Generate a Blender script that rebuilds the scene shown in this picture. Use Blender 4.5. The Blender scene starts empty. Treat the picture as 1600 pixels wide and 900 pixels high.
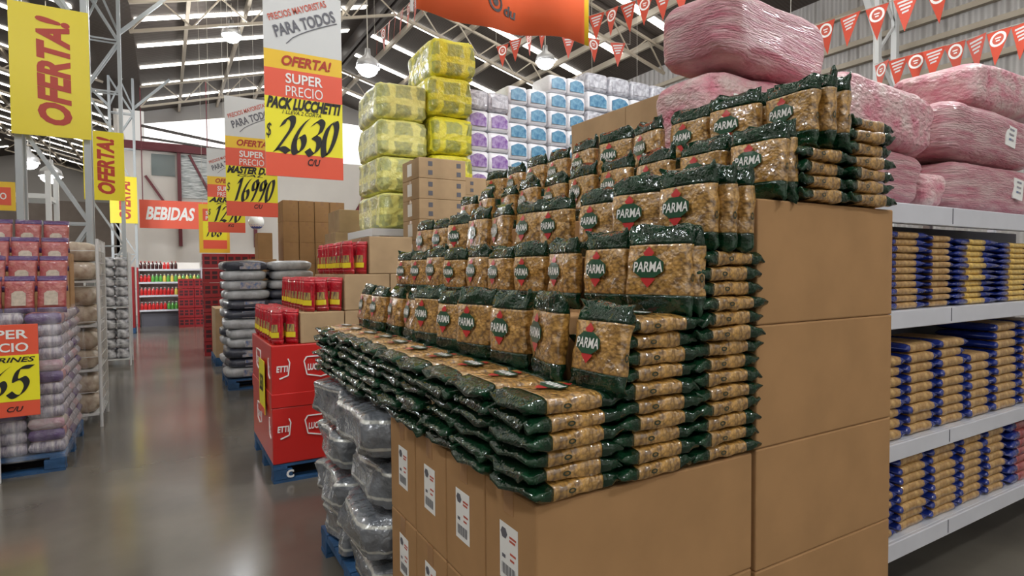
import bpy, bmesh, math, random
from mathutils import Vector, Matrix, noise
R = random.Random(11)
sc = bpy.context.scene
COL = sc.collection
PI = math.pi
rad = math.radians

# ------------------------------------------------------------------ camera, world, exposure
def setup_camera():
    cam = bpy.data.cameras.new('camera'); o = bpy.data.objects.new('camera', cam); COL.objects.link(o)
    cam.sensor_width = 36; cam.lens = 920 / 1600 * 36; cam.clip_start = .05; cam.clip_end = 200
    yaw, pit, rol = rad(30.5), rad(-1.75), rad(-.4)
    cy, sy, cp, sp = math.cos(yaw), math.sin(yaw), math.cos(pit), math.sin(pit)
    f = Vector((sy * cp, cy * cp, sp)); r = Vector((cy, -sy, 0)); u = r.cross(f)
    r, u = math.cos(rol) * r + math.sin(rol) * u, math.cos(rol) * u - math.sin(rol) * r
    m = Matrix((r, u, -f)).transposed().to_4x4(); m.translation = (0, 0, 1.6)
    o.matrix_world = m; sc.camera = o
setup_camera()
w = bpy.data.worlds.new('sky'); sc.world = w; w.use_nodes = True
w.node_tree.nodes['Background'].inputs[0].default_value = (1, .96, .90, 1)
w.node_tree.nodes['Background'].inputs[1].default_value = .9
sc.view_settings.view_transform = 'Standard'; sc.view_settings.look = 'None'
sc.view_settings.exposure = -0.38; sc.view_settings.gamma = 1; sc.view_settings.use_curve_mapping = False
SKYLIGHT = 7.5      # brightness of the translucent roof sheets
GABLE = 1.6          # brightness of the glazed far gable
LAMP_W = 380

# ------------------------------------------------------------------ materials
def mat(name, col, rough=.5, metal=0, coat=0, emit=0, noise_s=0, noise_v=.3, bump=0, bump_s=20, spec=.5, col2=None, coat_r=.08, vor=0, alpha=1, stretch=None, det=3):
    m = bpy.data.materials.new(name); m.use_nodes = True
    nt = m.node_tree; b = nt.nodes['Principled BSDF']
    c4 = (*col, 1)
    b.inputs['Base Color'].default_value = c4; b.inputs['Roughness'].default_value = rough
    b.inputs['Metallic'].default_value = metal; b.inputs['Coat Weight'].default_value = coat
    b.inputs['Coat Roughness'].default_value = coat_r; b.inputs['Specular IOR Level'].default_value = spec
    b.inputs['Alpha'].default_value = alpha
    if emit:
        b.inputs['Emission Color'].default_value = c4; b.inputs['Emission Strength'].default_value = emit
    if noise_s or bump or vor:
        tc = nt.nodes.new('ShaderNodeTexCoord'); src = tc.outputs['Object']
        if stretch:
            mp = nt.nodes.new('ShaderNodeMapping'); mp.inputs['Scale'].default_value = stretch
            nt.links.new(src, mp.inputs['Vector']); src = mp.outputs[0]
    if vor:
        v = nt.nodes.new('ShaderNodeTexVoronoi'); v.inputs['Scale'].default_value = vor; nt.links.new(src, v.inputs['Vector'])
        cr = nt.nodes.new('ShaderNodeValToRGB'); e = cr.color_ramp.elements
        e[0].position = .15; e[0].color = c4; e[1].position = .8; e[1].color = (*(col2 or [x * .35 for x in col]), 1)
        nt.links.new(v.outputs['Distance'], cr.inputs[0])
        n = nt.nodes.new('ShaderNodeTexNoise'); n.inputs['Scale'].default_value = vor * .35; nt.links.new(src, n.inputs['Vector'])
        mr = nt.nodes.new('ShaderNodeMapRange'); mr.inputs[1].default_value = .35; mr.inputs[2].default_value = .65; mr.inputs[3].default_value = .62; mr.inputs[4].default_value = 1.25
        nt.links.new(n.outputs[0], mr.inputs[0])
        mx = nt.nodes.new('ShaderNodeMixRGB'); mx.blend_type = 'MULTIPLY'; mx.inputs[0].default_value = 1
        nt.links.new(cr.outputs[0], mx.inputs[1]); nt.links.new(mr.outputs[0], mx.inputs[2]); nt.links.new(mx.outputs[0], b.inputs['Base Color'])
    elif noise_s:
        n = nt.nodes.new('ShaderNodeTexNoise'); n.inputs['Scale'].default_value = noise_s; n.inputs['Detail'].default_value = det; nt.links.new(src, n.inputs['Vector'])
        cr = nt.nodes.new('ShaderNodeValToRGB'); e = cr.color_ramp.elements
        e[0].position = .32; e[0].color = (*(col2 or [x * (1 - noise_v) for x in col]), 1); e[1].position = .68; e[1].color = c4
        nt.links.new(n.outputs[0], cr.inputs[0]); nt.links.new(cr.outputs[0], b.inputs['Base Color'])
    if bump:
        n2 = nt.nodes.new('ShaderNodeTexNoise'); n2.inputs['Scale'].default_value = bump_s; n2.inputs['Detail'].default_value = 3; nt.links.new(src, n2.inputs['Vector'])
        bp = nt.nodes.new('ShaderNodeBump'); bp.inputs['Strength'].default_value = bump; bp.inputs['Distance'].default_value = .02
        nt.links.new(n2.outputs[0], bp.inputs['Height']); nt.links.new(bp.outputs[0], b.inputs['Normal'])
        if coat: nt.links.new(bp.outputs[0], b.inputs['Coat Normal'])
    return m

M = {}
M['card'] = mat('cardboard', (.42, .24, .108), .75, noise_s=6, noise_v=.12, spec=.2)
M['card2'] = mat('pale cardboard', (.50, .35, .20), .75, noise_s=6, noise_v=.15, spec=.2)
M['tape'] = mat('packing tape', (.36, .19, .08), .35)
M['green'] = mat('dark green film', (.006, .040, .016), .08, noise_s=14, col2=(.002, .010, .005), bump=.8, bump_s=20, spec=.6)
M['badge'] = mat('green badge print', (.012, .075, .035), .3, coat=.5)
M['redp'] = mat('red print', (.55, .03, .03), .35, coat=.4)
M['whitep'] = mat('white print', (.85, .85, .82), .5)
M['blackp'] = mat('black ink', (.012, .011, .012), .6)
M['darkmark'] = mat('dark green print', (.02, .035, .02), .4)
M['blue'] = mat('blue film', (.012, .03, .22), .25, coat=.6, bump=.3, bump_s=30)
M['noodle'] = mat('shelf pasta', (.62, .40, .16), .4, coat=.5, noise_s=45, col2=(.36, .19, .06), bump=.3, bump_s=35)
M['yellownoodle'] = mat('yellow shelf pasta', (.85, .60, .16), .4, coat=.5, noise_s=45, col2=(.55, .33, .07), bump=.3, bump_s=35)
M['pink'] = mat('pink woven sack', (.58, .18, .24), .5, coat=.3, noise_s=9, col2=(.68, .52, .50), stretch=(1, 1, 1.6), bump=1.0, bump_s=34, det=7)
M['pink2'] = mat('rose woven sack', (.46, .13, .18), .5, coat=.3, noise_s=6, col2=(.64, .44, .44), stretch=(.7, 1, 5), bump=1.0, bump_s=26, det=7)
M['gsack'] = mat('grey sack', (.50, .51, .53), .45, coat=.3, noise_s=9, noise_v=.35, bump=.5, bump_s=18)
M['gsack2'] = mat('dark sack', (.05, .055, .08), .4, coat=.3, noise_s=9, noise_v=.3, bump=.5, bump_s=18)
M['sprint'] = mat('blue sack print', (.10, .17, .35), .45, noise_s=25, col2=(.55, .45, .35))
M['silver'] = mat('silver shrink film', (.26, .28, .305), .25, metal=.2, coat=.6, noise_s=10, col2=(.13, .145, .165), bump=1.0, bump_s=16)
def seams(m):      # pale fold lines across the film
    nt = m.node_tree; b = nt.nodes['Principled BSDF']; src = b.inputs['Base Color'].links[0].from_socket
    tc = nt.nodes.new('ShaderNodeTexCoord'); wv = nt.nodes.new('ShaderNodeTexWave'); wv.bands_direction = 'Z'; wv.inputs['Scale'].default_value = 2.75; wv.inputs['Distortion'].default_value = 1.2; wv.inputs['Detail Scale'].default_value = 1.0
    nt.links.new(tc.outputs['Object'], wv.inputs['Vector']); cr = nt.nodes.new('ShaderNodeValToRGB'); cr.color_ramp.elements[0].position = .95; cr.color_ramp.elements[1].position = .99
    nt.links.new(wv.outputs[1], cr.inputs[0]); mx = nt.nodes.new('ShaderNodeMixRGB'); nt.links.new(cr.outputs[0], mx.inputs[0]); nt.links.new(src, mx.inputs[1]); mx.inputs[2].default_value = (.55, .56, .52, 1)
    nt.links.new(mx.outputs[0], b.inputs['Base Color'])
seams(M['silver'])
M['crease'] = mat('film fold', (.75, .74, .62), .3, coat=.5)
M['yel'] = mat('yellow film', (.78, .74, .12), .28, coat=.7, noise_s=9, col2=(.50, .52, .10), bump=.7, bump_s=16)
M['yel2'] = mat('pale yellow film', (.72, .73, .26), .28, coat=.7, noise_s=9, col2=(.52, .55, .17), bump=.7, bump_s=16)
M['ypatch'] = mat('grey green print', (.22, .30, .13), .35, coat=.6, noise_s=26, col2=(.50, .53, .22), bump=.4, bump_s=20)
M['tp'] = mat('white tissue film', (.82, .83, .86), .3, coat=.6, bump=.4, bump_s=22)
M['tpgrey'] = mat('grey tissue film', (.72, .73, .77), .3, coat=.6, noise_s=18, col2=(.30, .30, .35), bump=.4, bump_s=22)
M['purple'] = mat('violet print', (.20, .07, .36), .35, coat=.4, noise_s=20, col2=(.50, .40, .62))
M['teal'] = mat('blue print', (.03, .17, .33), .35, coat=.4, noise_s=20, col2=(.18, .40, .55))
M['redfilm'] = mat('red film', (.52, .012, .025), .22, coat=.8, noise_s=22, col2=(.33, .008, .02), bump=.5, bump_s=26)
M['spag'] = mat('spaghetti window', (.62, .46, .12), .3, coat=.8, noise_s=34, col2=(.10, .04, .06), stretch=(2, 2, .5))
M['yband'] = mat('yellow band', (.85, .68, .03), .3, coat=.6)
M['redcase'] = mat('red display case', (.56, .018, .014), .42, coat=.2)
M['pallet'] = mat('blue painted wood', (.025, .10, .24), .65, noise_s=7, noise_v=.45, bump=.3, bump_s=30)
M['steel'] = mat('white painted steel', (.66, .67, .66), .4)
M['shelfw'] = mat('off white shelf steel', (.66, .67, .72), .38, noise_s=5, noise_v=.08)
M['shelfback'] = mat('dark shelf back', (.10, .10, .12), .6)
M['truss'] = mat('cream painted steel', (.36, .31, .24), .5)
M['trussd'] = mat('dark steel', (.06, .05, .045), .5)
M['wine'] = mat('dark red steel', (.16, .02, .03), .5)
M['oyellow'] = mat('offer yellow', (.76, .62, .008), .45)
M['oyellow2'] = mat('deep offer yellow', (.82, .52, .02), .45)
M['pyellow'] = mat('price card yellow', (.88, .80, .02), .45)
M['osred'] = mat('offer red ink', (.42, .03, .008), .5)
M['cred'] = mat('coral red print', (.78, .10, .045), .45)
M['orange'] = mat('orange vinyl', (.88, .15, .05), .35, coat=.3)
M['hgrey'] = mat('pale grey print', (.62, .63, .62), .5)
M['inkgrey'] = mat('grey ink', (.12, .12, .14), .5)
M['inkred'] = mat('faded red ink', (.55, .10, .06), .5)
M['bag1'] = mat('rose striped bag', (.32, .045, .055), .35, coat=.6, noise_s=16, col2=(.44, .15, .12), bump=.4, bump_s=25)
M['bagp'] = mat('violet bag top', (.075, .03, .13), .35, coat=.6, bump=.5, bump_s=30)
M['bagr'] = mat('rose grey seal', (.34, .16, .20), .35, coat=.6, noise_s=14, col2=(.50, .42, .40), bump=.4, bump_s=25)
M['bagw'] = mat('rice window', (.55, .46, .36), .35, coat=.6, noise_s=30, noise_v=.3)
M['bagg'] = mat('greyish bag', (.50, .46, .46), .35, coat=.6, noise_s=7, col2=(.10, .08, .15), bump=.4, bump_s=25, stretch=(6, 1, .8))
M['bwbag'] = mat('black and white bag', (.80, .80, .82), .35, coat=.4, noise_s=11, col2=(.03, .03, .04), bump=.4, bump_s=20)
M['cream'] = mat('cream bag', (.60, .52, .40), .45, coat=.3, noise_s=12, col2=(.35, .25, .18), bump=.4, bump_s=20)
M['crate'] = mat('red plastic crate', (.30, .015, .02), .4)
M['crated'] = mat('dark crate holes', (.05, .008, .012), .6)
M['bred'] = mat('red bottle', (.55, .02, .02), .2, coat=.5)
M['bgreen'] = mat('green bottle', (.10, .35, .06), .2, coat=.5)
M['byel'] = mat('yellow bottle', (.70, .55, .10), .2, coat=.5)
M['bdark'] = mat('cola bottle', (.05, .012, .012), .15, coat=.5)
M['wallc'] = mat('cream wall paint', (.80, .76, .70), .7, noise_s=1.2, noise_v=.06)
M['walld'] = mat('brown wall paint', (.30, .25, .22), .7, noise_s=1.2, noise_v=.2)
M['column'] = mat('grey painted steel', (.40, .43, .44), .4)
M['pennant'] = mat('red pennant cloth', (.56, .065, .03), .5)
M['wood'] = mat('bare wood', (.35, .22, .10), .7)
M['lampm'] = mat('lamp metal', (.55, .55, .55), .35, metal=.7)
M['bulb'] = mat('lamp glow', (.92, .96, 1), .5, emit=14)
M['cord'] = mat('cord', (.5, .47, .4), .6)
M['glassd'] = mat('dark window pane', (.18, .22, .22), .1, spec=.6)
M['blind'] = mat('striped blind pane', (.75, .78, .76), .3, noise_s=6, col2=(.12, .15, .14), stretch=(.6, 1, 6))
M['gable'] = mat('glazed gable', (1, .98, .95), .5, emit=GABLE)
M['sky'] = mat('translucent roof sheet', (1, .96, .88), .5, emit=SKYLIGHT)
M['balloon'] = mat('white ball', (.85, .85, .8), .25)
M['bblue'] = mat('blue panel', (.05, .12, .5), .25)

def floor_mat():
    m = mat('polished concrete', (.165, .148, .120), .16, noise_s=.9, col2=(.10, .090, .075), spec=.6, det=6, bump=.03, bump_s=3)
    return m
def roof_mat():
    m = mat('roof sheet', (.055, .042, .034), .6); nt = m.node_tree; b = nt.nodes['Principled BSDF']
    tc = nt.nodes.new('ShaderNodeTexCoord'); wv = nt.nodes.new('ShaderNodeTexWave'); wv.bands_direction = 'Y'; wv.inputs['Scale'].default_value = 4
    nt.links.new(tc.outputs['Object'], wv.inputs['Vector'])
    bp = nt.nodes.new('ShaderNodeBump'); bp.inputs['Strength'].default_value = .3; bp.inputs['Distance'].default_value = .02
    nt.links.new(wv.outputs[0], bp.inputs['Height']); nt.links.new(bp.outputs[0], b.inputs['Normal'])
    return m
def clad_mat():
    m = mat('ribbed cladding', (.42, .40, .38), .5); nt = m.node_tree; b = nt.nodes['Principled BSDF']
    tc = nt.nodes.new('ShaderNodeTexCoord'); wv = nt.nodes.new('ShaderNodeTexWave'); wv.bands_direction = 'Y'; wv.inputs['Scale'].default_value = 1.7
    nt.links.new(tc.outputs['Object'], wv.inputs['Vector'])
    bp = nt.nodes.new('ShaderNodeBump'); bp.inputs['Strength'].default_value = .9; bp.inputs['Distance'].default_value = .06
    nt.links.new(wv.outputs[0], bp.inputs['Height']); nt.links.new(bp.outputs[0], b.inputs['Normal'])
    return m
def wrap_mat():
    m = bpy.data.materials.new('stretch film'); m.use_nodes = True; nt = m.node_tree; b = nt.nodes['Principled BSDF']
    b.inputs['Base Color'].default_value = (.85, .85, .88, 1); b.inputs['Roughness'].default_value = .12
    tc = nt.nodes.new('ShaderNodeTexCoord'); n = nt.nodes.new('ShaderNodeTexNoise'); n.inputs['Scale'].default_value = 7
    mp = nt.nodes.new('ShaderNodeMapping'); mp.inputs['Scale'].default_value = (1, 1, .35)
    nt.links.new(tc.outputs['Object'], mp.inputs[0]); nt.links.new(mp.outputs[0], n.inputs['Vector'])
    mr = nt.nodes.new('ShaderNodeMapRange'); mr.inputs[1].default_value = .4; mr.inputs[2].default_value = .75; mr.inputs[3].default_value = .03; mr.inputs[4].default_value = .32
    nt.links.new(n.outputs[0], mr.inputs[0]); nt.links.new(mr.outputs[0], b.inputs['Alpha'])
    bp = nt.nodes.new('ShaderNodeBump'); bp.inputs['Strength'].default_value = .8; bp.inputs['Distance'].default_value = .03
    nt.links.new(n.outputs[0], bp.inputs['Height']); nt.links.new(bp.outputs[0], b.inputs['Normal'])
    return m
def pasta_mat():
    m = mat('pasta in clear film', (.6, .4, .15), .4, coat=1, coat_r=.03); nt = m.node_tree; b = nt.nodes['Principled BSDF']
    tc = nt.nodes.new('ShaderNodeTexCoord'); n = nt.nodes.new('ShaderNodeTexNoise'); n.inputs['Scale'].default_value = 60; n.inputs['Detail'].default_value = 2
    nt.links.new(tc.outputs['Object'], n.inputs['Vector'])
    ad = nt.nodes.new('ShaderNodeMixRGB'); ad.blend_type = 'ADD'; ad.inputs[0].default_value = .018
    nt.links.new(tc.outputs['Object'], ad.inputs[1]); nt.links.new(n.outputs['Color'], ad.inputs[2])
    mp = nt.nodes.new('ShaderNodeMapping'); mp.inputs['Scale'].default_value = (1, 1, 1.5); mp.inputs['Rotation'].default_value = (.5, .7, .4); nt.links.new(ad.outputs[0], mp.inputs[0])
    v = nt.nodes.new('ShaderNodeTexVoronoi'); v.inputs['Scale'].default_value = 62; nt.links.new(mp.outputs[0], v.inputs['Vector'])
    cr = nt.nodes.new('ShaderNodeValToRGB'); e = cr.color_ramp.elements
    e[0].position = .12; e[0].color = (.66, .37, .09, 1); e[1].position = .85; e[1].color = (.17, .08, .015, 1)
    q = e.new(.5); q.color = (.44, .235, .052, 1)
    nt.links.new(v.outputs['Distance'], cr.inputs[0])
    n3 = nt.nodes.new('ShaderNodeTexNoise'); n3.inputs['Scale'].default_value = 16; nt.links.new(tc.outputs['Object'], n3.inputs['Vector'])
    mr = nt.nodes.new('ShaderNodeMapRange'); mr.inputs[1].default_value = .35; mr.inputs[2].default_value = .65; mr.inputs[3].default_value = .72; mr.inputs[4].default_value = 1.12
    nt.links.new(n3.outputs[0], mr.inputs[0])
    mx = nt.nodes.new('ShaderNodeMixRGB'); mx.blend_type = 'MULTIPLY'; mx.inputs[0].default_value = 1
    nt.links.new(cr.outputs[0], mx.inputs[1]); nt.links.new(mr.outputs[0], mx.inputs[2]); nt.links.new(mx.outputs[0], b.inputs['Base Color'])
    n2 = nt.nodes.new('ShaderNodeTexNoise'); b.inputs['Coat IOR'].default_value = 1.95; n2.inputs['Scale'].default_value = 24; n2.inputs['Detail'].default_value = 3; nt.links.new(tc.outputs['Object'], n2.inputs['Vector'])
    bp = nt.nodes.new('ShaderNodeBump'); bp.inputs['Strength'].default_value = .75; bp.inputs['Distance'].default_value = .02
    nt.links.new(n2.outputs[0], bp.inputs['Height']); nt.links.new(bp.outputs[0], b.inputs['Coat Normal']); nt.links.new(bp.outputs[0], b.inputs['Normal'])
    return m
def bale_mat(name, c1, c2, pr):
    m = mat(name, c1, .28, coat=.6); nt = m.node_tree; b = nt.nodes['Principled BSDF']
    tc = nt.nodes.new('ShaderNodeTexCoord'); sx = nt.nodes.new('ShaderNodeSeparateXYZ'); n = nt.nodes.new('ShaderNodeTexNoise'); n.inputs['Scale'].default_value = 9; n.inputs['Detail'].default_value = 4
    nt.links.new(tc.outputs['Object'], n.inputs['Vector'])
    ad = nt.nodes.new('ShaderNodeMixRGB'); ad.blend_type = 'ADD'; ad.inputs[0].default_value = .045
    nt.links.new(tc.outputs['Object'], ad.inputs[1]); nt.links.new(n.outputs['Color'], ad.inputs[2]); nt.links.new(ad.outputs[0], sx.inputs[0])
    a = nt.nodes.new('ShaderNodeMath'); a.operation = 'ADD'; nt.links.new(sx.outputs[0], a.inputs[0]); nt.links.new(sx.outputs[1], a.inputs[1])
    cb = nt.nodes.new('ShaderNodeCombineXYZ'); nt.links.new(a.outputs[0], cb.inputs[0]); nt.links.new(sx.outputs[2], cb.inputs[1])
    br = nt.nodes.new('ShaderNodeTexBrick'); br.offset = 0; br.inputs['Scale'].default_value = 1; br.inputs['Brick Width'].default_value = .26; br.inputs['Row Height'].default_value = .205
    br.inputs['Mortar Size'].default_value = .045; br.inputs['Mortar Smooth'].default_value = .4
    br.inputs['Color1'].default_value = (*pr, 1); br.inputs['Color2'].default_value = (*[x * 1.4 for x in pr], 1); br.inputs['Mortar'].default_value = (*c1, 1)
    nt.links.new(cb.outputs[0], br.inputs['Vector'])
    n2 = nt.nodes.new('ShaderNodeTexNoise'); n2.inputs['Scale'].default_value = 17; n2.inputs['Detail'].default_value = 4; nt.links.new(tc.outputs['Object'], n2.inputs['Vector'])
    cr = nt.nodes.new('ShaderNodeValToRGB'); cr.color_ramp.elements[0].position = .42; cr.color_ramp.elements[1].position = .62; nt.links.new(n2.outputs[0], cr.inputs[0])
    mx = nt.nodes.new('ShaderNodeMixRGB'); nt.links.new(cr.outputs[0], mx.inputs[0]); nt.links.new(br.outputs[0], mx.inputs[1]); mx.inputs[2].default_value = (*c2, 1); 
    h = nt.nodes.new('ShaderNodeMath'); h.operation = 'MULTIPLY'; h.inputs[1].default_value = .45; nt.links.new(cr.outputs[0], h.inputs[0]); nt.links.new(h.outputs[0], mx.inputs[0])
    nt.links.new(mx.outputs[0], b.inputs['Base Color'])
    bp = nt.nodes.new('ShaderNodeBump'); bp.inputs['Strength'].default_value = .8; bp.inputs['Distance'].default_value = .03
    nt.links.new(n2.outputs[0], bp.inputs['Height']); nt.links.new(bp.outputs[0], b.inputs['Normal']); nt.links.new(bp.outputs[0], b.inputs['Coat Normal'])
    return m
M['pasta'] = pasta_mat(); M['yel'] = bale_mat('yellow film', (.95, .90, .06), (.80, .76, .06), (.34, .38, .08)); M['yel2'] = bale_mat('pale yellow film', (.95, .94, .30), (.82, .82, .24), (.38, .42, .17))
M['floor'] = floor_mat(); M['roof'] = roof_mat(); M['clad'] = clad_mat(); M['wrap'] = wrap_mat()

# ------------------------------------------------------------------ helpers
def obj(name, data, parent=None, loc=(0, 0, 0), rot=(0, 0, 0), scale=None):
    o = bpy.data.objects.new(name, data); COL.objects.link(o)
    o.location = loc; o.rotation_euler = rot
    if scale: o.scale = scale
    if parent: o.parent = parent
    return o
def tag(o, label, cat, group=None, kind=None):
    o['label'] = label; o['category'] = cat
    if group: o['group'] = group
    if kind: o['kind'] = kind
    return o
def empty(name, loc, label, cat, group=None, rz=0):
    o = bpy.data.objects.new(name, None); COL.objects.link(o); o.location = loc; o.rotation_euler = (0, 0, rz)
    o.empty_display_size = .1
    return tag(o, label, cat, group)
def struct(name, me, loc=(0, 0, 0), rot=(0, 0, 0), parent=None):
    o = obj(name, me, parent, loc, rot)
    if not parent: o['kind'] = 'structure'
    return o
class MB:
    def __init__(s): s.v = []; s.f = []; s.m = []
    def add(s, vs, fs, mi=0):
        n = len(s.v); s.v += [tuple(x) for x in vs]; s.f += [tuple(i + n for i in f) for f in fs]; s.m += [mi] * len(fs)
    def box(s, x0, x1, y0, y1, z0, z1, mi=0):
        s.add([(x0, y0, z0), (x1, y0, z0), (x1, y1, z0), (x0, y1, z0), (x0, y0, z1), (x1, y0, z1), (x1, y1, z1), (x0, y1, z1)],
              [(0, 3, 2, 1), (4, 5, 6, 7), (0, 1, 5, 4), (1, 2, 6, 5), (2, 3, 7, 6), (3, 0, 4, 7)], mi)
    def bar(s, p, q, r, mi=0, n=4):
        p = Vector(p); q = Vector(q); d = (q - p).normalized(); a = Vector((0, 0, 1)) if abs(d.z) < .9 else Vector((1, 0, 0))
        u = d.cross(a).normalized(); w = d.cross(u); vs = []
        for c in (p, q):
            for k in range(n):
                t = 2 * PI * (k + .5) / n; vs.append(c + (u * math.cos(t) + w * math.sin(t)) * r)
        s.add(vs, [(k, (k + 1) % n, n + (k + 1) % n, n + k) for k in range(n)] + [tuple(range(n - 1, -1, -1)), tuple(range(n, 2 * n))], mi)
    def lathe(s, prof, n=12, c=(0, 0, 0), mi=0, mif=None):
        vs = [(c[0] + r * math.cos(2 * PI * k / n), c[1] + r * math.sin(2 * PI * k / n), c[2] + z) for r, z in prof for k in range(n)]
        for i in range(len(prof) - 1):
            pass
        b = len(s.v); s.v += vs
        for i in range(len(prof) - 1):
            for k in range(n):
                s.f.append((b + i * n + k, b + i * n + (k + 1) % n, b + (i + 1) * n + (k + 1) % n, b + (i + 1) * n + k)); s.m.append(mif(i) if mif else mi)
        s.f.append(tuple(b + k for k in range(n - 1, -1, -1))); s.m.append(mif(0) if mif else mi)
        e = b + (len(prof) - 1) * n
        s.f.append(tuple(e + k for k in range(n))); s.m.append(mif(len(prof) - 2) if mif else mi)
    def plate(s, pts, d, mi=0):     # polygon in x,z extruded along y from 0 to d
        n = len(pts)
        vs = [(x, 0, z) for x, z in pts] + [(x, d, z) for x, z in pts]
        s.add(vs, [tuple(range(n)), tuple(range(2 * n - 1, n - 1, -1))] + [(k, n + k, n + (k + 1) % n, (k + 1) % n) for k in range(n)], mi)
    def mesh(s, name, mats, smooth=False, bevel=0, seg=2):
        me = bpy.data.meshes.new(name); me.from_pydata(s.v, [], s.f)
        for m_ in (mats if isinstance(mats, (list, tuple)) else [mats]): me.materials.append(m_)
        me.polygons.foreach_set('material_index', s.m)
        if bevel:
            bm = bmesh.new(); bm.from_mesh(me); bmesh.ops.bevel(bm, geom=bm.edges[:], offset=bevel, segments=seg, affect='EDGES', profile=.5)
            bm.to_mesh(me); bm.free()
        me.polygons.foreach_set('use_smooth', [smooth] * len(me.polygons)); me.update()
        return me
def boxmesh(name, x0, x1, y0, y1, z0, z1, m_, bevel=0):
    b = MB(); b.box(x0, x1, y0, y1, z0, z1); return b.mesh(name, m_, bevel=bevel)
ORD = ['first', 'second', 'third', 'fourth', 'fifth', 'sixth', 'seventh', 'eighth', 'ninth', 'tenth', 'eleventh', 'twelfth', 'thirteenth', 'fourteenth', 'fifteenth', 'sixteenth', 'seventeenth', 'eighteenth']

TXT = {}
def text_raw(s, shear=0, off=0):
    key = (s, shear, off)
    if key not in TXT:
        c = bpy.data.curves.new('lettering', 'FONT'); c.body = s; c.size = 1; c.shear = shear; c.offset = off; c.resolution_u = 3; c.fill_mode = 'FRONT'
        o = bpy.data.objects.new('lettering', c); COL.objects.link(o)
        dg = bpy.context.evaluated_depsgraph_get(); me = bpy.data.meshes.new_from_object(o.evaluated_get(dg))
        vs = [v.co.copy() for v in me.vertices]; fs = [tuple(p.vertices) for p in me.polygons]
        bpy.data.objects.remove(o); bpy.data.curves.remove(c); bpy.data.meshes.remove(me)
        x0 = min(v.x for v in vs); x1 = max(v.x for v in vs); y0 = min(v.y for v in vs); y1 = max(v.y for v in vs)
        TXT[key] = ([((v.x - x0) / (x1 - x0) - .5, (v.y - y0) / (y1 - y0) - .5) for v in vs], fs)
    return TXT[key]
def text_me(s, W, H, m_, shear=.0, off=.02, rot=0, d=0):
    """lettering in the local x,z plane facing -y, W wide, H tall"""
    vs, fs = text_raw(s, shear, off); c, sn = math.cos(rot), math.sin(rot)
    me = bpy.data.meshes.new('lettering')
    me.from_pydata([(c * x * W - sn * y * H, 0, sn * x * W + c * y * H) for x, y in vs], [], fs)
    me.materials.append(m_); return me
def letter(parent, s, x, y, z, W, H, m_, shear=0, off=.02, rot=0, name='lettering', rz=0):
    return obj(name, text_me(s, W, H, m_, shear, off, rot), parent, (x, y, z), (0, 0, rz))

DIG = {'0': [[(.5, 1), (.2, .8), (.1, .4), (.3, .02), (.6, .05), (.85, .4), (.88, .8), (.68, 1), (.45, .95)]], '1': [[(.3, .78), (.65, 1), (.45, 0)]],
 '2': [[(.12, .75), (.35, .98), (.75, .98), (.85, .75), (.5, .4), (.05, .02)], [(.02, .04), (.45, .1), (.95, .0)]], '3': [[(.15, .85), (.45, 1), (.85, .9), (.75, .62), (.4, .52), (.8, .42), (.85, .15), (.5, -.02), (.08, .12)]],
 '5': [[(.95, 1), (.3, .96), (.2, .55), (.6, .62), (.9, .4), (.75, .08), (.4, -.02), (.05, .12)]], '6': [[(.8, 1), (.4, .75), (.12, .35), (.3, .02), (.7, .05), (.85, .3), (.6, .5), (.2, .35)]],
 '7': [[(.1, .95), (.5, .98), (.95, .98), (.55, .5), (.35, 0)]], '8': [[(.85, .85), (.5, 1), (.2, .8), (.5, .52), (.82, .25), (.5, 0), (.12, .2), (.5, .52), (.85, .85)]],
 '9': [[(.85, .75), (.55, .98), (.2, .8), (.3, .52), (.7, .55), (.88, .85), (.75, .4), (.45, 0)]]}
def brush(s_, W, H, m_, nib=.055, shear=.22, gap=.12):
    """hand painted numerals drawn with a slanted flat brush, local x,z plane facing -y"""
    b = MB(); n = len(s_); cw = W / (n + (n - 1) * gap); nx, nz = nib * H * .95, nib * H * .75
    for i, ch in enumerate(s_):
        x0 = -W / 2 + i * cw * (1 + gap)
        for st in DIG[ch]:
            P = []          # Catmull-Rom smoothing of the stroke
            Q = [st[0]] + st + [st[-1]]
            for k in range(1, len(Q) - 2):
                for t in (0, .25, .5, .75):
                    P.append(tuple(.5 * ((2 * Q[k][a]) + (-Q[k - 1][a] + Q[k + 1][a]) * t + (2 * Q[k - 1][a] - 5 * Q[k][a] + 4 * Q[k + 1][a] - Q[k + 2][a]) * t * t + (-Q[k - 1][a] + 3 * Q[k][a] - 3 * Q[k + 1][a] + Q[k + 2][a]) * t ** 3) for a in (0, 1)))
            P.append(st[-1])
            P = [(x0 + px * cw + shear * (pz - .5) * H, (pz - .5) * H) for px, pz in P]
            for (ax, az), (bx, bz) in zip(P, P[1:]):
                hull = [(ax - nx, az - nz), (ax + nx, az + nz), (bx + nx, bz + nz), (bx - nx, bz - nz)]
                ar = sum(hull[q][0] * hull[(q + 1) % 4][1] - hull[(q + 1) % 4][0] * hull[q][1] for q in range(4))
                if abs(ar) > 1e-9: b.add([(x, 0, z) for x, z in hull], [(0, 1, 2, 3) if ar > 0 else (3, 2, 1, 0)])
    return b.mesh('lettering', m_)
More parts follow.
